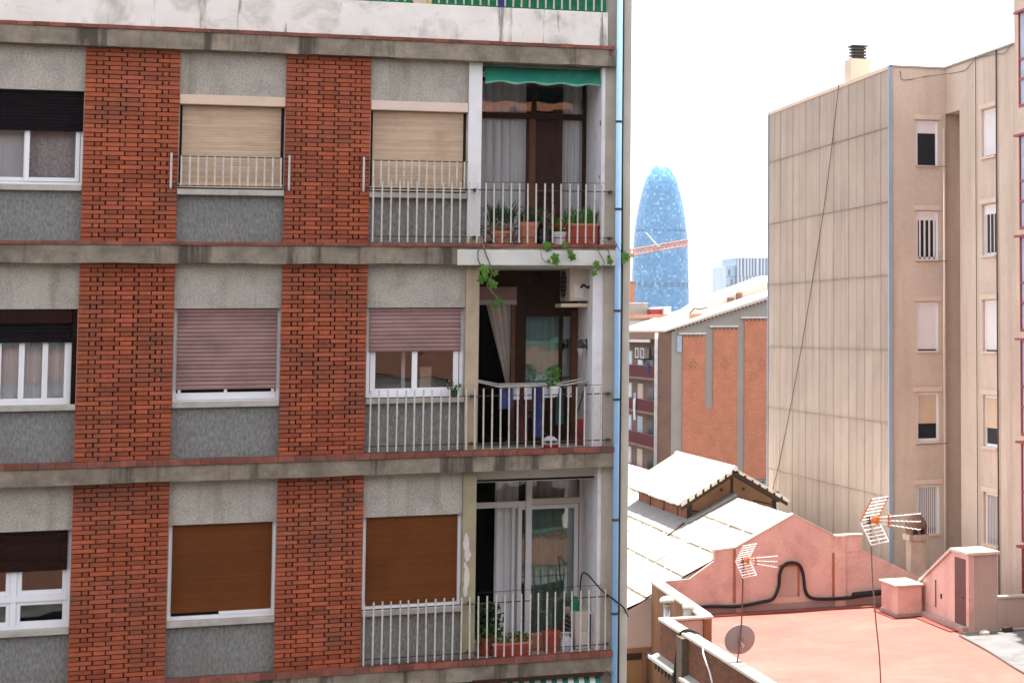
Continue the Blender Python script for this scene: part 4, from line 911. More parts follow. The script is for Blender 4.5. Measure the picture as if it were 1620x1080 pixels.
bx(17.70, 18.64, GY - .02, GY + .31, 7.20, 7.68).build('gable_block', M['pink'], wk, bevel=.02); bx(17.68, 18.66, GY - .04, GY + .33, 7.68, 7.73).build('block_coping', M['coping'], wk)
bx(14.74, 14.92, GY - .06, GY - .001, 5.57, 7.46).build('pilaster', M['pink'], wk, bevel=.01); bx(14.66, 14.735, GY - .012, GY - .001, 5.9, 7.46).build('stain_strip', M['pink_line'], wk)
bx(17.78, 18.12, GY - .06, GY - .001, 5.57, 7.70).build('pilaster', M['pink'], wk, bevel=.01); bx(17.70, 17.775, GY - .012, GY - .001, 5.9, 7.60).build('stain_strip', M['pink_line'], wk)
bx(16.05, 16.62, GY - .012, GY - .001, 5.98, 6.86).build('blocked_doorway', M['pink_pale'], wk)
bx(16.62, 16.69, GY - .025, GY - .001, 5.98, 6.93).box(16.05, 16.62, GY - .025, GY - .001, 6.86, 6.93).build('doorway_trim', M['pink_line'], wk)
bx(12.45, 20.3, GY - .01, GY - .001, 5.57, 5.80).build('dado', M['dado'], wk)
bx(12.40, 20.3, GY - .55, GY - .011, 5.575, 5.615).build('gable_foot_strip', M['floor_strip'], wk)  # thin dark red strip on the floor along the gable
# verge coping following the gable
for (xa, za), (xb, zb) in zip(top[3:6], top[4:7]):
    MB().prism([(xa, za + .003), (xb, zb + .003), (xb, zb + .055), (xa, za + .055)], 'y', GY - .03, GY + .34).build('verge_coping', M['coping'], wk)
# roof: left slope sheet by sheet
rf = MB().add([(RX, GY + .3, RZ - .06), (8.4, GY + .3, rz(8.4) - .06), (8.4, 99, rz(8.4) - .06), (RX, 99, RZ - .06)], [(0, 1, 2, 3)]).add([(RX, GY + .3, RZ - .03), (RX, 99, RZ - .03), (20.5, 99, rz(20.5) - .03), (20.5, GY + .3, rz(20.5) - .03)], [(0, 1, 2, 3)]).build('roof', M['roof_white'], wk)
sl_len = 1.22; ang = math.atan(SL); cw = 1.06
mb = MB()
def rsf(u, v):
    return (-(sl_len + .06) * math.cos(ang) * (1 - v), u * (cw + .03), -(sl_len + .06) * math.sin(ang) * (1 - v) + .018 * math.cos(u * 6.283 * 6) + .03 * (1 - v))
mb.grid(rsf, 24, 1); me = mb.mesh('roof_sheet', M['roof_white'], smooth=True)
for r in range(7):
    xr_ = RX - r * sl_len * math.cos(ang)
    for c in range(34):
        if 7.2 < c * cw < 15.5 and r == 0: continue
        put('roof_sheet', me, rf, loc=(xr_ + rnd(-.02, .02), GY + .12 + c * cw, rz(xr_) + rnd(0, .012)), rot=(rnd(-.006, .006), rnd(-.008, .008), rnd(-.008, .008)))
    lp_ = MB(); x_ = xr_ - sl_len * math.cos(ang) * 1.01
    ypos = GY + .2
    while ypos < 96:
        L = rnd(.4, 2.2)
        if random.random() < .93: lp_.box(x_ - .05, x_ + rnd(.012, .04), ypos, ypos + L, rz(x_) + .03, rz(x_) + .055)
        ypos += L + rnd(.05, .3)
    lp_.build('lap_stain', M['roof_seam'], rf)
# roof lantern
LY0, LY1, LZ, LE = 68.44, 77.75, 9.31, 8.2; HX = 1.84; lsl = (LZ - LE) / HX
ln = MB()
ln.prism([(14.98, 7.2), (17.95, 7.3), (17.95, 8.35), (16.46, 9.2), (14.98, 8.30)], 'y', 68.95, 77.3).build('lantern', M['lantern_wall'], wk)
lt = [o for o in bpy.data.objects if o.name == 'lantern'][0]
bx(14.955, 14.979, 68.97, 77.28, 7.6, 8.0).build('louvre', M['lantern_red'], lt); bx(14.93, 14.979, 70.6, 77.28, 7.98, 8.2).build('louvre_gap', M['dark_timber'], lt)
for y_ in (70.3, 72.6, 75): bx(14.93, 14.978, y_, y_ + .12, 7.5, 8.2).build('post', M['dark_timber'], lt)
for (xa, za, xb, zb) in ((14.9, 8.12, 16.46, 9.08), (18.05, 8.12, 16.46, 9.08)):
    d = .09
    MB().prism([(xa, za), (xb, zb), (xb, zb + d), (xa, za + d)], 'y', 68.80, 68.95).build('rafter', M['dark_timber'], lt)
    MB().prism([(xa - .22 * (1 if xa < 16 else -1), za - .1), (xb, zb + .02), (xb, zb + .14), (xa - .22 * (1 if xa < 16 else -1), za + .02)], 'y', 68.50, 68.62).build('barge_board', M['dark_timber'], lt)
for q_ in ((14.94, 15.1, 68.86, 68.949, 7.3, 8.2), (16.42, 16.50, 68.9, 68.949, 8.2, 9.1), (17.84, 17.98, 68.86, 68.949, 7.4, 8.2)): bx(*q_).build('post', M['dark_timber'], lt)
MB().prism([(15.1, 7.95), (15.9, 7.8), (15.9, 7.84), (15.1, 7.99)], 'y', 68.9, 68.949).prism([(17.8, 8.05), (17.2, 8.2), (17.2, 8.24), (17.8, 8.09)], 'y', 68.9, 68.949).build('strut', M['dark_timber'], lt)
for xx, zz in ((16.1, 8.62), (16.85, 8.62)): MB().tube([(xx, 68.93, zz), (xx, 68.90, zz)], .05, 10).build('vent_hole', M['dark_timber'], lt)
MB().prism([(14.5, rz(14.5) + .03), (14.99, rz(14.99) + .03), (14.99, rz(14.99) + .12), (14.5, rz(14.5) + .05)], 'y', 68.4, 77.5).build('flashing', M['flashing'], lt)
MB().prism([(14.9, rz(14.9) + .06), (16.5, RZ + .06), (16.5, RZ + .16), (14.9, rz(14.9) + .14)], 'y', 68.35, 68.95).build('flashing', M['flashing'], lt)
tag(MB().tube([(14.1, 67.9, 7.28), (14.75, 68.45, 7.62)], .03, 6).build('timber_batten', M['dark_timber']), 'dark timber batten lying on the white roof by the lantern', 'batten')
lr = MB().add([(16.46, LY0, LZ - .05), (16.46, LY1, LZ - .05), (14.66, LY1, LE - .05), (14.66, LY0, LE - .05)], [(0, 1, 2, 3)]).add([(16.46, LY0, LZ - .05), (18.28, LY0, LE - .05), (18.28, LY1, LE - .05), (16.46, LY1, LZ - .05)], [(0, 1, 2, 3)]).build('lantern_roof', M['dark_timber'], wk)
la = math.atan(lsl); Ls = HX / math.cos(la)
for side in (-1, 1):
    mb = MB()
    def lsf(u, v):
        return (side * (Ls + .05) * math.cos(la) * (1 - v), u * 1.065, -(Ls + .05) * math.sin(la) * (1 - v) + .03 * math.cos(u * 6.283 * 5))
    mb.grid(lsf, 30, 1); me = mb.mesh('lantern_sheet', M['roof_white'], smooth=True)
    for c in range(9):
        o = put('lantern_sheet', me, lr, loc=(16.46, LY0 + c * 1.035, LZ + rnd(0, .02)), rot=(rnd(-.008, .008), rnd(-.008, .008), 0))
        sm = o.modifiers.new('sheet thickness', 'SOLIDIFY'); sm.thickness = .025
for side in (-1, 1):
    for k in range(7):
        xa = 16.46 + side * (.12 + k * .25); xb = xa + side * .17; za = LZ - lsl * abs(xa - 16.46); zb = LZ - lsl * abs(xb - 16.46)
        MB().prism([(xa, za - .07), (xb, zb - .07), (xb, zb + .03), (xa, za + .03)], 'y', LY0 - .05 - .01 * (k % 2), LY0 + .12).build('tile_end', M['coping'], lr)
MB().tube([(16.46, LY0 - .03, LZ + .03), (16.46, LY1, LZ + .03)], .09, 8).build('ridge_cap', M['roof_white'], lr)
for xx, zz in ((17.4, 8.86), (17.9, 8.5)): MB().tube([(xx, LY0 - .05, zz), (xx, LY1, zz)], .04, 6).build('purlin', M['dark_timber'], lr)

# hose on the gable
tag(MB().tube(spline([(12.9, GY - .10, 5.82), (13.9, GY - .1, 5.84), (14.77, GY - .12, 5.80), (15.5, GY - .1, 5.88), (15.85, GY - .1, 5.96), (16.02, GY - .1, 6.3), (16.06, GY - .1, 6.7), (16.2, GY - .1, 6.93), (16.42, GY - .1, 6.99), (16.66, GY - .1, 6.9), (16.78, GY - .1, 6.6), (16.84, GY - .1, 6.15), (17.0, GY - .1, 5.93), (17.4, GY - .1, 5.86), (18.2, GY - .12, 5.86), (19.2, GY - .12, 5.92), (20.1, GY - .12, 5.95)]), .05, 10).build('duct_hose', M['cable'], smooth=True), 'thick black hose arching over the blocked doorway on the pink gable', 'hose')
tag(MB().tube([(18.3, GY - .16, 5.93), (19.6, GY - .16, 5.98)], .085, 8).build('hose_bundle', M['cable']), 'black bundled pipe lying along the foot of the gable', 'pipe')

# ================================================================== red terrace
ZT = 5.57
tr = thing('roof_terrace', 'red flat roof terrace in full sun with brown brick side walls', 'terrace', (15, 50, 0))
bx(11.3, 22.3, 36.0, 54.4, 0, ZT - .02).build('base', M['brown_wall'], tr); bx(12.30, 22.3, 54.4, GY, 0, ZT - .02).build('base', M['brown_wall'], tr)
MB().grid(lambda u, v: (11.3 + 11.0 * u, 36.0 + (54.4 - 36.0) * v, ZT + .004 * math.sin(17 * u) * math.sin(23 * v)), 40, 40).grid(lambda u, v: (12.3 + 10.0 * u, 54.4 + (GY - 54.4) * v, ZT + .004 * math.sin(17 * u) * math.sin(9 * v)), 30, 20).build('terrace_floor', M['terrace'], tr, smooth=True)
MB().prism([(19.72, 54.40), (19.25, 54.1), (19.03, 51.4), (18.67, 48.3), (18.45, 45.5), (22.3, 45.0), (22.3, 54.40)], 'z', ZT + .008, ZT + .02).build('felt_patch', M['grey_roof'], tr)
MB().tube(spline([(19.25, 54.1, ZT + .02), (19.03, 51.4, ZT + .02), (18.67, 48.3, ZT + .02), (18.45, 45.5, ZT + .02)]), .025, 5).build('patch_edge', M['cable_brown'], tr)
# parapets at the left
pw = thing('parapet_wall', 'brown brick parapet with pale coping along the left of the red terrace', 'wall', (11.2, 50, 0))
MB().prism([(54.55, 0), (36, 0), (36, 6.42), (54.55, 6.42)], 'x', 11.15, 11.32).build('wall', M['brown_brick'], pw)
MB().prism([(54.6, 6.42), (36, 6.42), (36, 6.50), (54.6, 6.50)], 'x', 11.10, 11.40).build('coping', M['coping'], pw, bevel=.015)
bx(11.32, 11.345, 36, 54.38, ZT, 6.42).build('inner_face', M['pink_pale'], pw)
bx(11.32, 12.24, 54.38, 54.55, 0, 6.40).build('cross_wall', M['pink_pale'], pw); bx(11.40, 12.5, 54.32, 54.60, 6.422, 6.49).build('cross_coping', M['coping'], pw, bevel=.012)
MB().prism([(54.30, 0), (GY - .003, 0), (GY - .003, 6.60), (54.30, 6.42)], 'x', 12.25, 12.45).build('return_wall', M['brown_wall'], pw)
MB().prism([(54.62, 6.43), (GY - .04, 6.605), (GY - .04, 6.685), (54.62, 6.505)], 'x', 12.19, 12.52).build('return_coping', M['coping'], pw, bevel=.012)
bx(11.0, 11.149, 51.2, 51.85, 0, 6.415).build('buttress', M['butt'], pw)
for ya, yb in ((51.9, 54.9), (44.0, 51.1)):
    MB().prism([(10.93, 5.42), (11.149, 5.50), (11.149, 5.56), (10.93, 5.48)], 'y', ya, yb).build('ledge', M['flashing'], pw); bx(10.90, 10.945, ya, yb, 5.44, 5.52).build('ledge_lip', M['coping'], pw)
    y_ = ya + .2
    while y_ < yb - .2: bx(11.02, 11.149, y_, y_ + .1, 5.18, 5.42).build('ledge_bracket', M['butt'], pw); y_ += .42
tag(MB().tube(spline([(11.6, 51.2, 6.0), (11.44, 51.3, 6.45), (11.3, 51.45, 6.56), (11.12, 51.75, 6.50), (11.05, 51.88, 6.2), (10.96, 51.92, 5.0), (10.96, 51.9, 3.5)]), .045, 8).build('cable_loop', M['cable'], smooth=True), 'black cable looped over the pale coping of the brown parapet', 'cable')
tag(MB().tube(spline([(11.10, 49.3, 6.50), (11.06, 49.1, 6.35), (11.08, 48.6, 6.05), (11.06, 48.2, 5.85), (11.08, 47.6, 5.2)]), .02, 6).build('white_cable', M['shut_white']), 'thin pale cable hanging down the brown parapet', 'cable')
bx(8.6, 12.24, 54.62, GY - .03, 0, 3.6).build('light_well_roof', M['flashing'], tr)
v1 = local(thing('roof_vent', 'grey pipe vent with wide white cap beside the parapet', 'vent', (11.66, 56.2, 3.6), 'roof vents in the light well'))
MB().lathe([(.085, 0), (.085, 3.1)], n=14).build('pipe', M['grey_metal'], v1, smooth=True); MB().lathe([(.19, 3.08), (.2, 3.14), (.14, 3.21), (.03, 3.24)], n=16).build('cap', M['far_white'], v1, smooth=True)
MB().lathe([(.1, 2.95), (.1, 3.01)], n=14).build('collar', M['pink_pale'], v1)
v2 = local(thing('roof_vent', 'wider cream pipe vent with flat top nearest the cross wall', 'vent', (12.12, 55.6, 3.6), 'roof vents in the light well'))
MB().lathe([(.07, 0), (.07, 2.45), (.14, 2.72), (.14, 2.98)], n=14).build('pipe', M['coping'], v2, smooth=True); MB().lathe([(.165, 2.96), (.17, 3.02), (.05, 3.05)], n=16).build('cap', M['far_white'], v2)

# stair enclosure
se = thing('stair_enclosure', 'pink wedge shaped stair enclosure with a narrow brown door on the terrace', 'stair enclosure', (20.1, 55, ZT))
MB().prism([(54.5, ZT - .01), (58.65, ZT - .01), (58.65, 6.50), (55.85, 7.68), (54.5, 7.68)], 'x', 19.67, 19.83).build('side_wall', M['pink'], se)
bx(19.831, 20.52, 54.5, 54.66, ZT - .01, 7.68).build('front_wall', M['pink_pale'], se)
MB().prism([(54.42, 7.683), (55.86, 7.683), (58.7, 6.50), (58.7, 6.58), (55.88, 7.77), (54.42, 7.77)], 'x', 19.60, 20.56).build('roof', M['coping'], se, bevel=.012)
bx(20.40, 20.52, 54.661, 58.6, ZT, 6.5).build('rear_wall', M['beige'], se)
d = bx(19.655, 19.669, 54.74, 55.62, ZT + .04, 7.55).build('door', M['door_brown'], se); MB().tube([(19.64, 54.84, 6.5), (19.60, 54.84, 6.5), (19.60, 54.92, 6.5)], .015, 6).build('handle', M['black_metal'], d)
bx(19.655, 19.669, 57.25, 57.33, 5.95, 6.72).build('pipe_slot', M['cable_brown'], se); bx(19.65, 19.669, 56.75, 56.85, 6.25, 6.38).build('vent_hole', M['dark_timber'], se)
bx(19.5, 19.669, 54.55, 58.6, ZT, ZT + .16).build('skirting_and_shade', M['dado'], se); bx(19.5, 20.55, 54.36, 54.499, ZT - .01, ZT + .05).build('skirting_and_shade', M['far_grey'], se)
bx(19.25, 19.499, 54.9, 58.3, ZT + .006, ZT + .03).build('skirting_and_shade', M['floor_strip'], se)  # thin dark red sheet paints the side wall's cast shadow on the floor
tw = thing('parapet_wall', 'low beige parapet wall right of the pink stair enclosure', 'wall', (21.4, 54.5, ZT))
bx(20.525, 22.296, 54.5, 54.66, ZT - .01, 6.46).build('wall', M['pink_pale'], tw); bx(20.525, 22.296, 54.45, 54.70, 6.463, 6.53).build('coping', M['coping'], tw, bevel=.01)
tag(MB().tube([(20.5, 54.3, ZT + .06), (22.2, 54.1, ZT + .08)], .04, 8).build('floor_pipe', M['pink_pale']), 'pipe lying on the grey felt roof at the foot of low wall', 'pipe')
tag(MB().lathe([(.16, ZT + .02), (.14, ZT + .10), (.05, ZT + .14)], 19.95, 54.0, 12).build('roof_drain', M['coping'], smooth=True), 'small white rounded cap on the grey roof at the stair enclosure corner', 'cap')
tag(bx(20.55, 20.8, 54.05, 54.28, ZT + .021, ZT + .16).build('rubble_block', M['dark_timber'], bevel=.03), 'dark block on the grey roof by the low wall', 'block')
# masonry box
mbx = thing('masonry_box', 'square pink masonry box with a pale lid on the terrace', 'masonry box', (19.1, 58.9, ZT))
bx(18.80, 19.55, 58.20, 59.75, ZT - .01, 6.46).build('body', M['pink'], mbx, bevel=.015); bx(18.74, 19.60, 58.13, 59.82, 6.463, 6.52).build('lid', M['coping'], mbx, bevel=.012)
bx(18.77, 19.58, 58.17, 59.78, ZT, ZT + .12).build('plinth', M['dado'], mbx); bx(18.60, 19.6, 58.0, 59.9, ZT + .004, ZT + .03).build('floor_strip', M['floor_strip'], mbx)  # plinth, and a thin dark red strip around the box foot
# pink chimney behind
ch = thing('chimney', 'stained pink chimney with domed clay cap in front of the beige block', 'chimney', (20.85, 62.6, 5.5))
bx(20.60, 21.10, 62.4, 62.9, 4.5, 7.32).build('stack', M['chimney'], ch, bevel=.015); bx(20.52, 21.18, 62.32, 62.98, 7.322, 7.50).build('collar', M['chimney'], ch)
for dx in (-.25, -.02, .21): bx(20.85 + dx, 20.85 + dx + .06, 62.35, 62.95, 7.50, 7.66).build('cap_leg', M['cap_brown'], ch)
MB().lathe([(.34, 7.66), (.36, 7.74), (.30, 7.92), (.17, 8.08), (.02, 8.14)], 20.85, 62.65, 16).build('cap', M['cap_brown'], ch, smooth=True)
bx(20.45, 22.46, 61.6, 64.2, 0, 6.2).build('yard_roof', M['coping'], ch)

# antennas ------------------------------------------------------------------
def antenna(loc, label, sc, mast_pts, mast_m, flip=1, az=-45, white_spars=True):
    t = thing('tv_antenna', label, 'antenna', loc, 'television antennas on the terrace')
    MB().tube(spline(mast_pts), .017, 8).build('mast', mast_m, t, smooth=True)
    a = Vector((math.cos(math.radians(az)), math.sin(math.radians(az)), 0)); wv = Vector((-a.y, a.x, 0)); up = Vector((0, 0, 1)); o = Vector(mast_pts[-1])
    def P(u, v, z): return o + (a * u + wv * v + up * z) * sc
    for s in (1, -1):
        for v in (-.40, .40):
            MB().tube([P(-.04, v, 0.0), P(.24, v, .50 * s)], .012 * sc + .003, 6).build('reflector_spar', M['ant_orange'] if (s == 1 and white_spars) else M['ant_white'], t)
        for k in range(7):
            f_ = (k + .35) / 6.5; MB().tube([P(-.04 + .28 * f_, -.40, .5 * f_ * s), P(-.04 + .28 * f_, .40, .5 * f_ * s)], .013 * sc, 6).build('reflector_rod', M['ant_white'], t)
        MB().tube([P(-.03, 0, .02 * s), P(.24, 0, .5 * s)], .009 * sc, 6).build('reflector_spar', M['ant_white'], t)
    for s in (1, 0, -1):
        b0, b1 = P(.16, 0, .06 * s), P(1.18, 0, .17 * s)
        bo = MB().tube([b0, b1], .012 * sc, 6)
        for k in range(9):
            q = b0 + (b1 - b0) * ((k + 1) / 9.0); bo.tube([q - wv * .075 * sc, q + wv * .075 * sc], .013 * sc, 5)
        bo.build('boom', M['ant_white'], t)
    MB().tube([P(.04, 0, 0), P(.2, 0, 0)], [.06 * sc, .10 * sc], 8).build('feed_box', M['ant_orange'], t)
    MB().tube([P(.46, 0, -.14), P(.46, 0, .14)], .035 * sc, 8).build('boom_clamp', M['ant_orange'], t)
    MB().tube([P(-.05, 0, -.08), P(-.05, 0, .09)], .045 * sc, 8).build('mast_clamp', M['black_metal'], t)
    return t
antenna((13.85, 44, ZT), 'large grid television antenna with orange clamps on a tall thin mast', 1.0, [(13.86, 44, ZT), (13.80, 44, 6.8), (13.72, 44, 7.6), (13.64, 44, 8.6), (13.60, 44, 9.78)], M['mast'])
antenna((11.27, 46.6, 6.50), 'smaller white grid television antenna on the mast beside the dish', .72, [(11.27, 46.6, 6.50), (11.36, 46.6, 7.3), (11.40, 46.6, 8.76)], M['mast_rust'], white_spars=False)
ds = local(thing('satellite_dish', 'round greyish mauve satellite dish seen from behind on the antenna mast', 'satellite dish', (11.36, 46.62, 6.98)))
mb = MB().lathe([(.0, .06), (.12, .052), (.24, .028), (.34, -.01), (.352, -.012), (.35, .0), (.34, .006), (.24, .045), (.0, .078)], n=36)
mb.f = [q for q in mb.f if len(q) == 4]
tl = Matrix.Rotation(math.radians(-78), 3, 'X')
mb.v = [tuple(tl @ Vector((x, y, -z)) + Vector((0, .12, 0))) for x, y, z in mb.v]
mb.build('reflector', M['dish'], ds, smooth=True)
bx(-.05, .05, -.03, .12, -.06, .05).build('mount', M['mast'], ds, bevel=.01); MB().tube([(.0, .1, -.3), (.02, .5, -.12)], .014, 6).build('feed_arm', M['mast'], ds); MB().tube([(.02, .5, -.14), (.02, .46, -.05)], .035, 8).build('receiver', M['far_white'], ds)
MB().tube([(0, -.02, -.05), (.05, -.04, -.12), (.03, -.03, -.16)], .02, 6).build('bracket', M['bar_cream'], ds)

# ================================================================== far brick building with balconies
fb = thing('apartment_building', 'orange brick apartment building with grey pilasters and maroon balconies', 'building', (40, 180, 0))
FX, FY = 37.0, 177.0
def fz(x): return 13.75 + (x - 36.95) * .31
MB().prism([(FX, 0), (50, 0), (50, fz(50)), (FX, 13.75)], 'y', FY + .15, 199).build('wall', M['far_grey'], fb)
for (xa, xb, zb, zt3) in ((37.95, 39.90, 1.0, 13.42), (40.60, 42.72, 1.0, 14.02), (43.33, 46.5, 1.0, 14.76)):
    pn = bx(xa, xb, FY, FY + .149, zb, zt3).build('brick_panel', M['far_brick'], fb)
    bx(xa - .35, xb + (.05 if xa < 43 else .2), FY - .12, FY + .149, zt3 + .06, zt3 + .2).build('panel_coping', M['far_white'], pn)
    k = xa + .12
    while k < xb - .1: bx(k, k + .14, FY - .03, FY - .001, zt3 - .18, zt3 + .05).build('dentil', M['far_brown'], pn); k += .36
    cx = (xa + xb) / 2 - .05; cz = 10.9
    for i in range(-2, 3):
        for j in range(-2, 3):
            if abs(i) + abs(j) in (2,): bx(cx + i * .15 - .05, cx + i * .15 + .05, FY - .01, FY - .001, cz + j * .2 - .06, cz + j * .2 + .06).build('vent_slot', M['far_brown'], pn)
bx(39.90, 40.60, FY, FY + .149, 1.0, 7.2).build('brick_panel', M['far_brick'], fb)
bx(37.45, 37.85, FY - .02, FY + .149, 12.0, 13.4).build('blue_patch', M['blue_pale'], fb)
MB().prism([(FX - .6, 13.72), (50, fz(50) + .12), (50, fz(50) + .45), (FX - .6, 13.9)], 'y', FY - .3, 199).build('roof', M['far_roof'], fb)
k = FX + .2
tb = MB()
while k < 46: tb.box(k, k + .16, FY - .34, FY - .302, fz(k) + .02, fz(k) + .16); k += .33
tb.build('roof_tile_edge', M['far_tile'], fb)
for (yy, zz) in ((188, 2.2), (183, 1.0)): pass
MB().prism([(42.5, fz(42.5) + .42), (50, fz(50) + .42), (50, fz(50) + 1.2), (44, fz(44) + .9)], 'y', 186, 199).build('roof_ridge', M['far_roof'], fb)
bx(FX - .1, 45.5, 196.0, 196.3, 15.0, 15.35).build('roof_ridge', M['far_tile'], fb)
# balcony side
bx(FX - .02, FX, FY + .4, 199, 0, 13.3).build('balcony_wall', M['far_brown'], fb)
bx(FX - 1.25, FX - .021, FY + .15, FY + .40, 0, 13.7).build('end_fin', M['far_brown'], fb)
bx(FX - 1.35, FX - .02, FY + .3, 199, 13.1, 13.72).build('eaves', M['far_brown'], fb); bx(FX - 1.45, FX - 1.351, FY + 2.4, 199, 12.82, 13.06).build('rolled_blind', M['hood_pink'], fb)
MB().tube([(FX - 1.3, FY + .1, 13.6), (FX - 1.34, FY + .0, 13.0), (FX - 1.34, FY, 0)], .14, 8).build('drainpipe', M['far_white'], fb, smooth=True)
for k, zz in enumerate((9.75, 6.8, 3.85, .9)):
    fl = bx(FX - 1.25, FX - .021, FY + .41, 199, zz - .2, zz).build('balcony_floor', M['far_brown'], fb)
    rl = MB()
    rl.box(FX - 1.25, FX - 1.21, FY + .45, 199, zz + .98, zz + 1.05)
    y_ = FY + .5
    while y_ < 198: rl.box(FX - 1.25, FX - 1.22, y_, y_ + .05, zz, zz + .98); y_ += .18
    rl.box(FX - 1.20, FX - 1.18, FY + .45, 199, zz + .05, zz + .9)
    rl.build('railing', M['far_red'], fl)
    for ya, yb, mm in ((180.4, 182.2, 'shut_white'), (189.2, 191.6, 'shut_cream'), (194.5, 196.5, 'shut_white')):
        wn = bx(FX - .08, FX - .021, ya, yb, zz + .1, zz + 2.2).build('window', M['far_white'], fb); bx(FX - .10, FX - .081, ya + .15, yb - .15, zz + .2, zz + 2.05).build('pane', M['pale_glass'] if k % 2 == 0 else M[mm], wn)
    bx(FX - .06, FX - .021, 184.5, 187.0, zz + .6, zz + 1.9).build('window', M['opp_dark'], fb)
for k, (y_, zz) in enumerate(((186.5, 11.35), (189.0, 11.35))):
    t = local(thing('air_conditioner', ['small cream air conditioner on the far balcony, nearer the drainpipe', 'small cream air conditioner on the far balcony, farther from the drainpipe'][k], 'air conditioner', (FX - .5, y_, zz), 'air conditioner units'))
    bx(-.2, .3, -.8, .8, 0, .95).build('casing', M['ac'], t, bevel=.03); bx(-.22, -.201, -.5, .3, .15, .8).build('fan_grille', M['dark_grill'], t)
    bx(-.25, .47, -.9, .9, -.12, -.001).build('bracket', M['dark_timber'], t)
for (y_, zz, h_, mm, nm, lb) in ((186.6, 5.9, 1.9, 'far_white', 'hanging_towel', 'white towel over the second far balcony railing'), (186.4, 7.8, .5, 'pipe_blue', 'hanging_cloth', 'bright blue cloth above the white towel on far balcony'), (180.6, 10.1, 1.0, 'blue_cloth', 'hanging_cloth', 'dark blue patterned cloth on the top far balcony railing'), (195.5, 4.0, 1.2, 'blue_cloth', 'hanging_cloth', 'lilac and white laundry on the third far balcony')):
    tag(MB().grid(lambda u, v: (FX - 1.31 - .04 * math.sin(u * 12 + v * 3), y_ - .55 + 1.1 * u, zz + h_ * v), 10, 6).build(nm, M[mm]), lb, 'laundry')
# things on its roof and further roofs
t = local(thing('chimney', 'small brick chimney with a bent cowl on the bleached far roof', 'chimney', (39.8, 180.5, 14.7)))
bx(-.5, .5, -.4, .4, 0, .6).build('stack', M['far_tile'], t); MB().tube([(-.5, 0, .6), (-.1, 0, 1.05), (.4, 0, .95), (1.1, 0, 1.15)], .10, 6).build('cowl', M['cap_brown'], t)
for k, (x_, h_) in enumerate(((44.2, .9), (45.0, 1.1))):
    tag(MB().lathe([(.28, fz(x_)), (.28, fz(x_) + h_ * .8), (.38, fz(x_) + h_ * .82), (.1, fz(x_) + h_)], x_, 186, 10).build('roof_vent', M['cap_brown']), ['small brown roof vent on the far brick roof, left one', 'small brown roof vent on the far brick roof, right one by the corrugated wall'][k], 'vent', 'roof vents on the far brick building')
fh = [(48.3, 51.25, 260, 17.15, 'far_grey', 'grey boxy rooftop block at the foot of the blue tower'), (51.3, 52.7, 258, 16.4, 'red_frame', 'dark red rooftop block right of the grey block'), (52.75, 53.6, 257, 16.6, 'far_white', 'small white rooftop block right of the red one')]
for k, (xa, xb, yy, zt3, mm, lb) in enumerate(fh):
    h_ = thing('rooftop_block', lb, 'building', ((xa + xb) / 2, yy, 0)); bx(xa, xb, yy, yy + 9, 0, zt3).build('wall', M[mm], h_); bx(xa - .05, xb + .02, yy - .1, yy + 9.1, zt3 + .001, zt3 + .12).build('roof', M['far_white'], h_)
h_ = thing('low_building', 'low white roofed building behind the far balconies', 'building', (50, 250, 0)); bx(40, 75, 240, 256, 0, 14.2).build('wall', M['far_tile'], h_); bx(39.6, 75.4, 239.5, 256.5, 14.2, 14.9).build('roof', M['far_roof'], h_)
t = thing('brick_stack', 'slim orange stack in front of the left edge of blue tower', 'chimney', (57.5, 300, 0)); bx(56.6, 57.3, 300, 301, 0, 20.6).build('shaft', M['crane'], t); bx(56.5, 57.4, 299.9, 301.1, 20.601, 20.8).build('cap', M['far_tile'], t)

# ================================================================== blue tower
tw_ = thing('glass_tower', 'bullet shaped tower of shimmering blue glass on the skyline', 'tower', (280.5, 1380, 0))
prof = [(124.5, .0), (123.2, 3.2), (121.5, 5.2), (119, 7.25), (115, 9.6), (111.75, 11.0), (106, 12.7), (101.5, 13.7), (96, 14.9), (91.3, 15.83), (86, 16.7), (81, 17.28), (76, 17.75), (71, 18.07), (61, 18.5), (45, 19.0), (30, 19.1), (0, 18.6)]
def tr_(z):
    for (za, ra), (zb, rb_) in zip(prof[:-1], prof[1:]):
        if zb <= z <= za: return ra + (rb_ - ra) * (za - z) / (za - zb)
    return 0
MB().lathe([(max(r - .35, .05), z) for z, r in prof[::-1]], 280.5, 1380, 48).build('core', M['tower_core'], tw_, smooth=True)
tm = bpy.data.materials.new('blue glass mosaic'); tm.use_nodes = True; t_ = tm.node_tree; bp_ = t_.nodes['Principled BSDF']
g_ = _n(t_, 'ShaderNodeNewGeometry'); cr_ = _n(t_, 'ShaderNodeValToRGB'); t_.links.new(g_.outputs['Random Per Island'], cr_.inputs[0])
e = cr_.color_ramp.elements; e[0].position = 0; e[0].color = (.04, .215, .47, 1); e[1].position = 1; e[1].color = (.30, .55, .74, 1)
for ps, c_ in ((.45, (.055, .27, .55, 1)), (.8, (.08, .32, .60, 1)), (.93, (.15, .41, .66, 1))):
    q = e.new(ps); q.color = c_
t_.links.new(cr_.outputs[0], bp_.inputs['Base Color']); bp_.inputs['Roughness'].default_value = .35
pm = MB(); z = 14.0
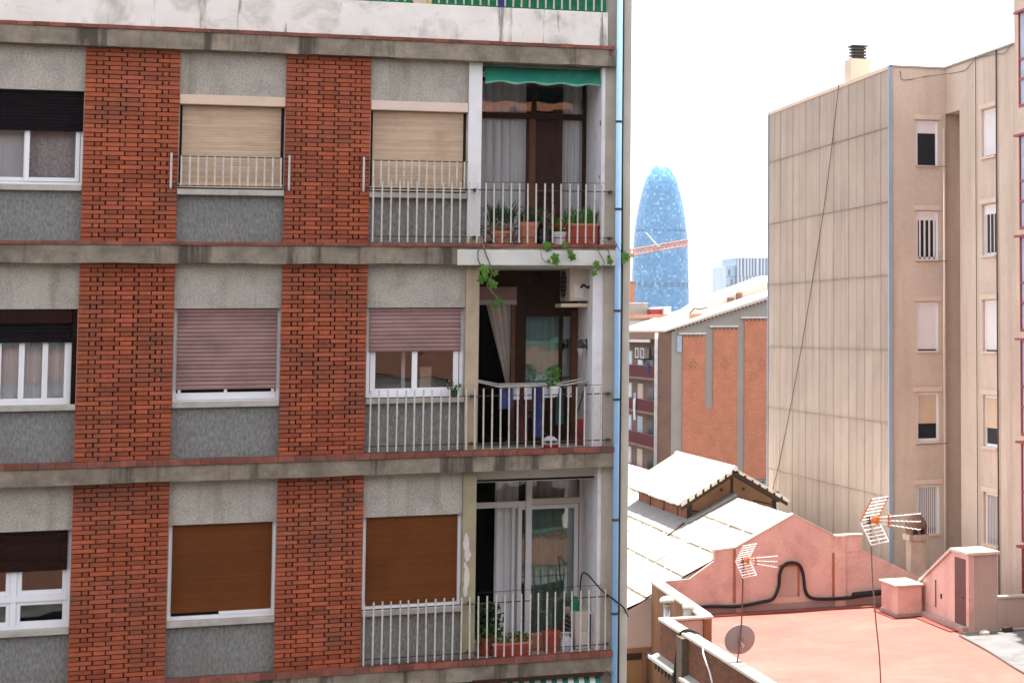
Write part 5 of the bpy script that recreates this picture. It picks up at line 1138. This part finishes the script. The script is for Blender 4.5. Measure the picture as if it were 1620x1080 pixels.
while z < 122.5:
    hgt = 1.6; nseg = max(14, int(2 * math.pi * tr_(z) / 1.5))
    band = (76.5 < z < 79.5) or (41 < z < 44)
    for k in range(nseg):
        if band and k % 3 != 0 and random.random() < .8: continue
        a0 = 2 * math.pi * (k + .04) / nseg; a1 = 2 * math.pi * (k + .96) / nseg
        if math.cos((a0 + a1) / 2 - math.atan2(-1380, -280.5)) < -.15: continue
        ro = rnd(0, .18); ra, rb_ = tr_(z + .08) + ro, tr_(min(z + hgt - .08, 124)) + ro
        zz0, zz1 = z + .08, z + hgt - .08
        pm.add([(280.5 + ra * math.cos(a0), 1380 + ra * math.sin(a0), zz0), (280.5 + ra * math.cos(a1), 1380 + ra * math.sin(a1), zz0), (280.5 + rb_ * math.cos(a1), 1380 + rb_ * math.sin(a1), zz1), (280.5 + rb_ * math.cos(a0), 1380 + rb_ * math.sin(a0), zz1)], [(0, 1, 2, 3)])
    z += hgt
pm.build('glass_panel', tm, tw_, kind='stuff')

# striped block
sb = thing('striped_building', 'white and blue grey vertically striped block on the skyline', 'building', (225, 905, 0))
bx(217.0, 262, 901, 930, 0, 45.0).build('core', M['stripe_blue'], sb)
for tier, (z0_, z1_) in enumerate(((36.9, 45.1), (31.8, 36.8), (24.0, 31.7))):
    x = 217.2
    while x < 236:
        wd = rnd(.55, 1.0); bx(x, x + wd, 900.6, 901, z0_, z1_).build('facade_strip', M['stripe_white'], sb); x += wd + rnd(.5, 1.0)
pg = bx(212.5, 216.9, 903, 930, 0, 41.4).build('glazed_wing', M['pale_glass'], sb)
for z in (28.5, 32.5, 36.5): bx(212.45, 216.85, 902.9, 903, z, z + .3).build('floor_line', M['stripe_blue'], pg)
for x, z in ((214.6, 29), (214.6, 33), (215.6, 30), (213.6, 37.2)): bx(x, x + .9, 902.92, 903, z, z + 2.6).build('window', M['stripe_blue'], pg)

# crane
cn = thing('tower_crane', 'orange lattice tower crane jib passing in front of the blue tower', 'crane', (131.6, 700, 0))
def lattice(p0, p1, wd, n, m, name, rad=.16):
    p0, p1 = Vector(p0), Vector(p1); d = (p1 - p0); ln_ = d.normalized(); sd2 = Vector((0, 1, 0)); up2 = sd2.cross(ln_).normalized()
    if up2.length < .5: up2 = Vector((1, 0, 0))
    mb = MB(); cs = [up2 * wd * .5 + sd2 * wd * .4, up2 * wd * .5 - sd2 * wd * .4, -up2 * wd * .5]
    for c in cs: mb.tube([p0 + c, p1 + c], rad, 5)
    for i in range(n):
        a, b = p0 + d * i / n, p0 + d * (i + .5) / n
        c_ = p0 + d * (i + 1) / n
        for k in range(3): mb.tube([a + cs[k], b + cs[(k + 1) % 3]], rad * .6, 4); mb.tube([b + cs[(k + 1) % 3], c_ + cs[k]], rad * .6, 4)
    return mb.build(name, m, cn)
lattice((132.0, 700, 39.6), (152.0, 700, 43.2), 1.9, 14, M['crane'], 'jib', .22)
lattice((152.0, 700, 43.2), (174.5, 700, 44.2), 1.0, 14, M['white_and_bloom'], 'jib_tip', .06)  # orange jib coloured pale here to paint the bright sky's bloom
lattice((131.2, 700, 0), (131.2, 700, 41), 1.6, 20, M['crane'], 'mast', .14)
MB().tube([(141.2, 699.6, 41.9), (137.2, 699.6, 46.3)], .30, 6).build('strut', M['white_and_bloom'], cn); bx(140.9, 141.9, 699, 700, 41.4, 42.4).build('trolley', M['far_white'], cn)
bx(131.6, 133.2, 699, 701, 38.0, 39.2).build('counterweight', M['far_tile'], cn)

# ================================================================== building across the street (reflected in the panes)
ob = thing('apartment_building', 'cream and terracotta building across the street mirrored in the balcony panes', 'building', (0, -8, 0))
bx(-30, 40, -14, -2.0, 0, 15.4).build('wall', M['opp_white'], ob); bx(-30, 40, -14, -2.0, 15.4, 20.8).build('upper_wall', mat('dark brick upper storey', (0.085, 0.035, 0.026), .95, (.05, .022, .017), 2.5), ob); bx(-30, 40, -2.4, -1.9, 20.8, 21.6).build('roof_edge', M['terracotta'], ob)
for k in range(5):
    zz = .9 + k * 2.95
    bx(-30, 40, -1.998, -1.6, zz, zz + .95).build('apron', M['opp_brick'], ob); bx(-30, 40, -1.62, -1.55, zz + .96, zz + 1.1).build('rail', M['opp_green'], ob)
    bx(-30, 40, -1.999, -1.97, zz + 1.05, zz + 2.35).build('window_band', M['opp_dark'], ob)
    x = -29
    while x < 39 and k < 5: bx(x, x + 1.1, -1.96, -1.9, zz + 1.0, zz + 2.4).build('pier', M['opp_white'], ob); x += 3.3

# thin air over the whole quarter
if HAZE:
    bx(-3005, 4005, -3005, 6005, -1.0, 127.0).build('haze', hz, kind='stuff')
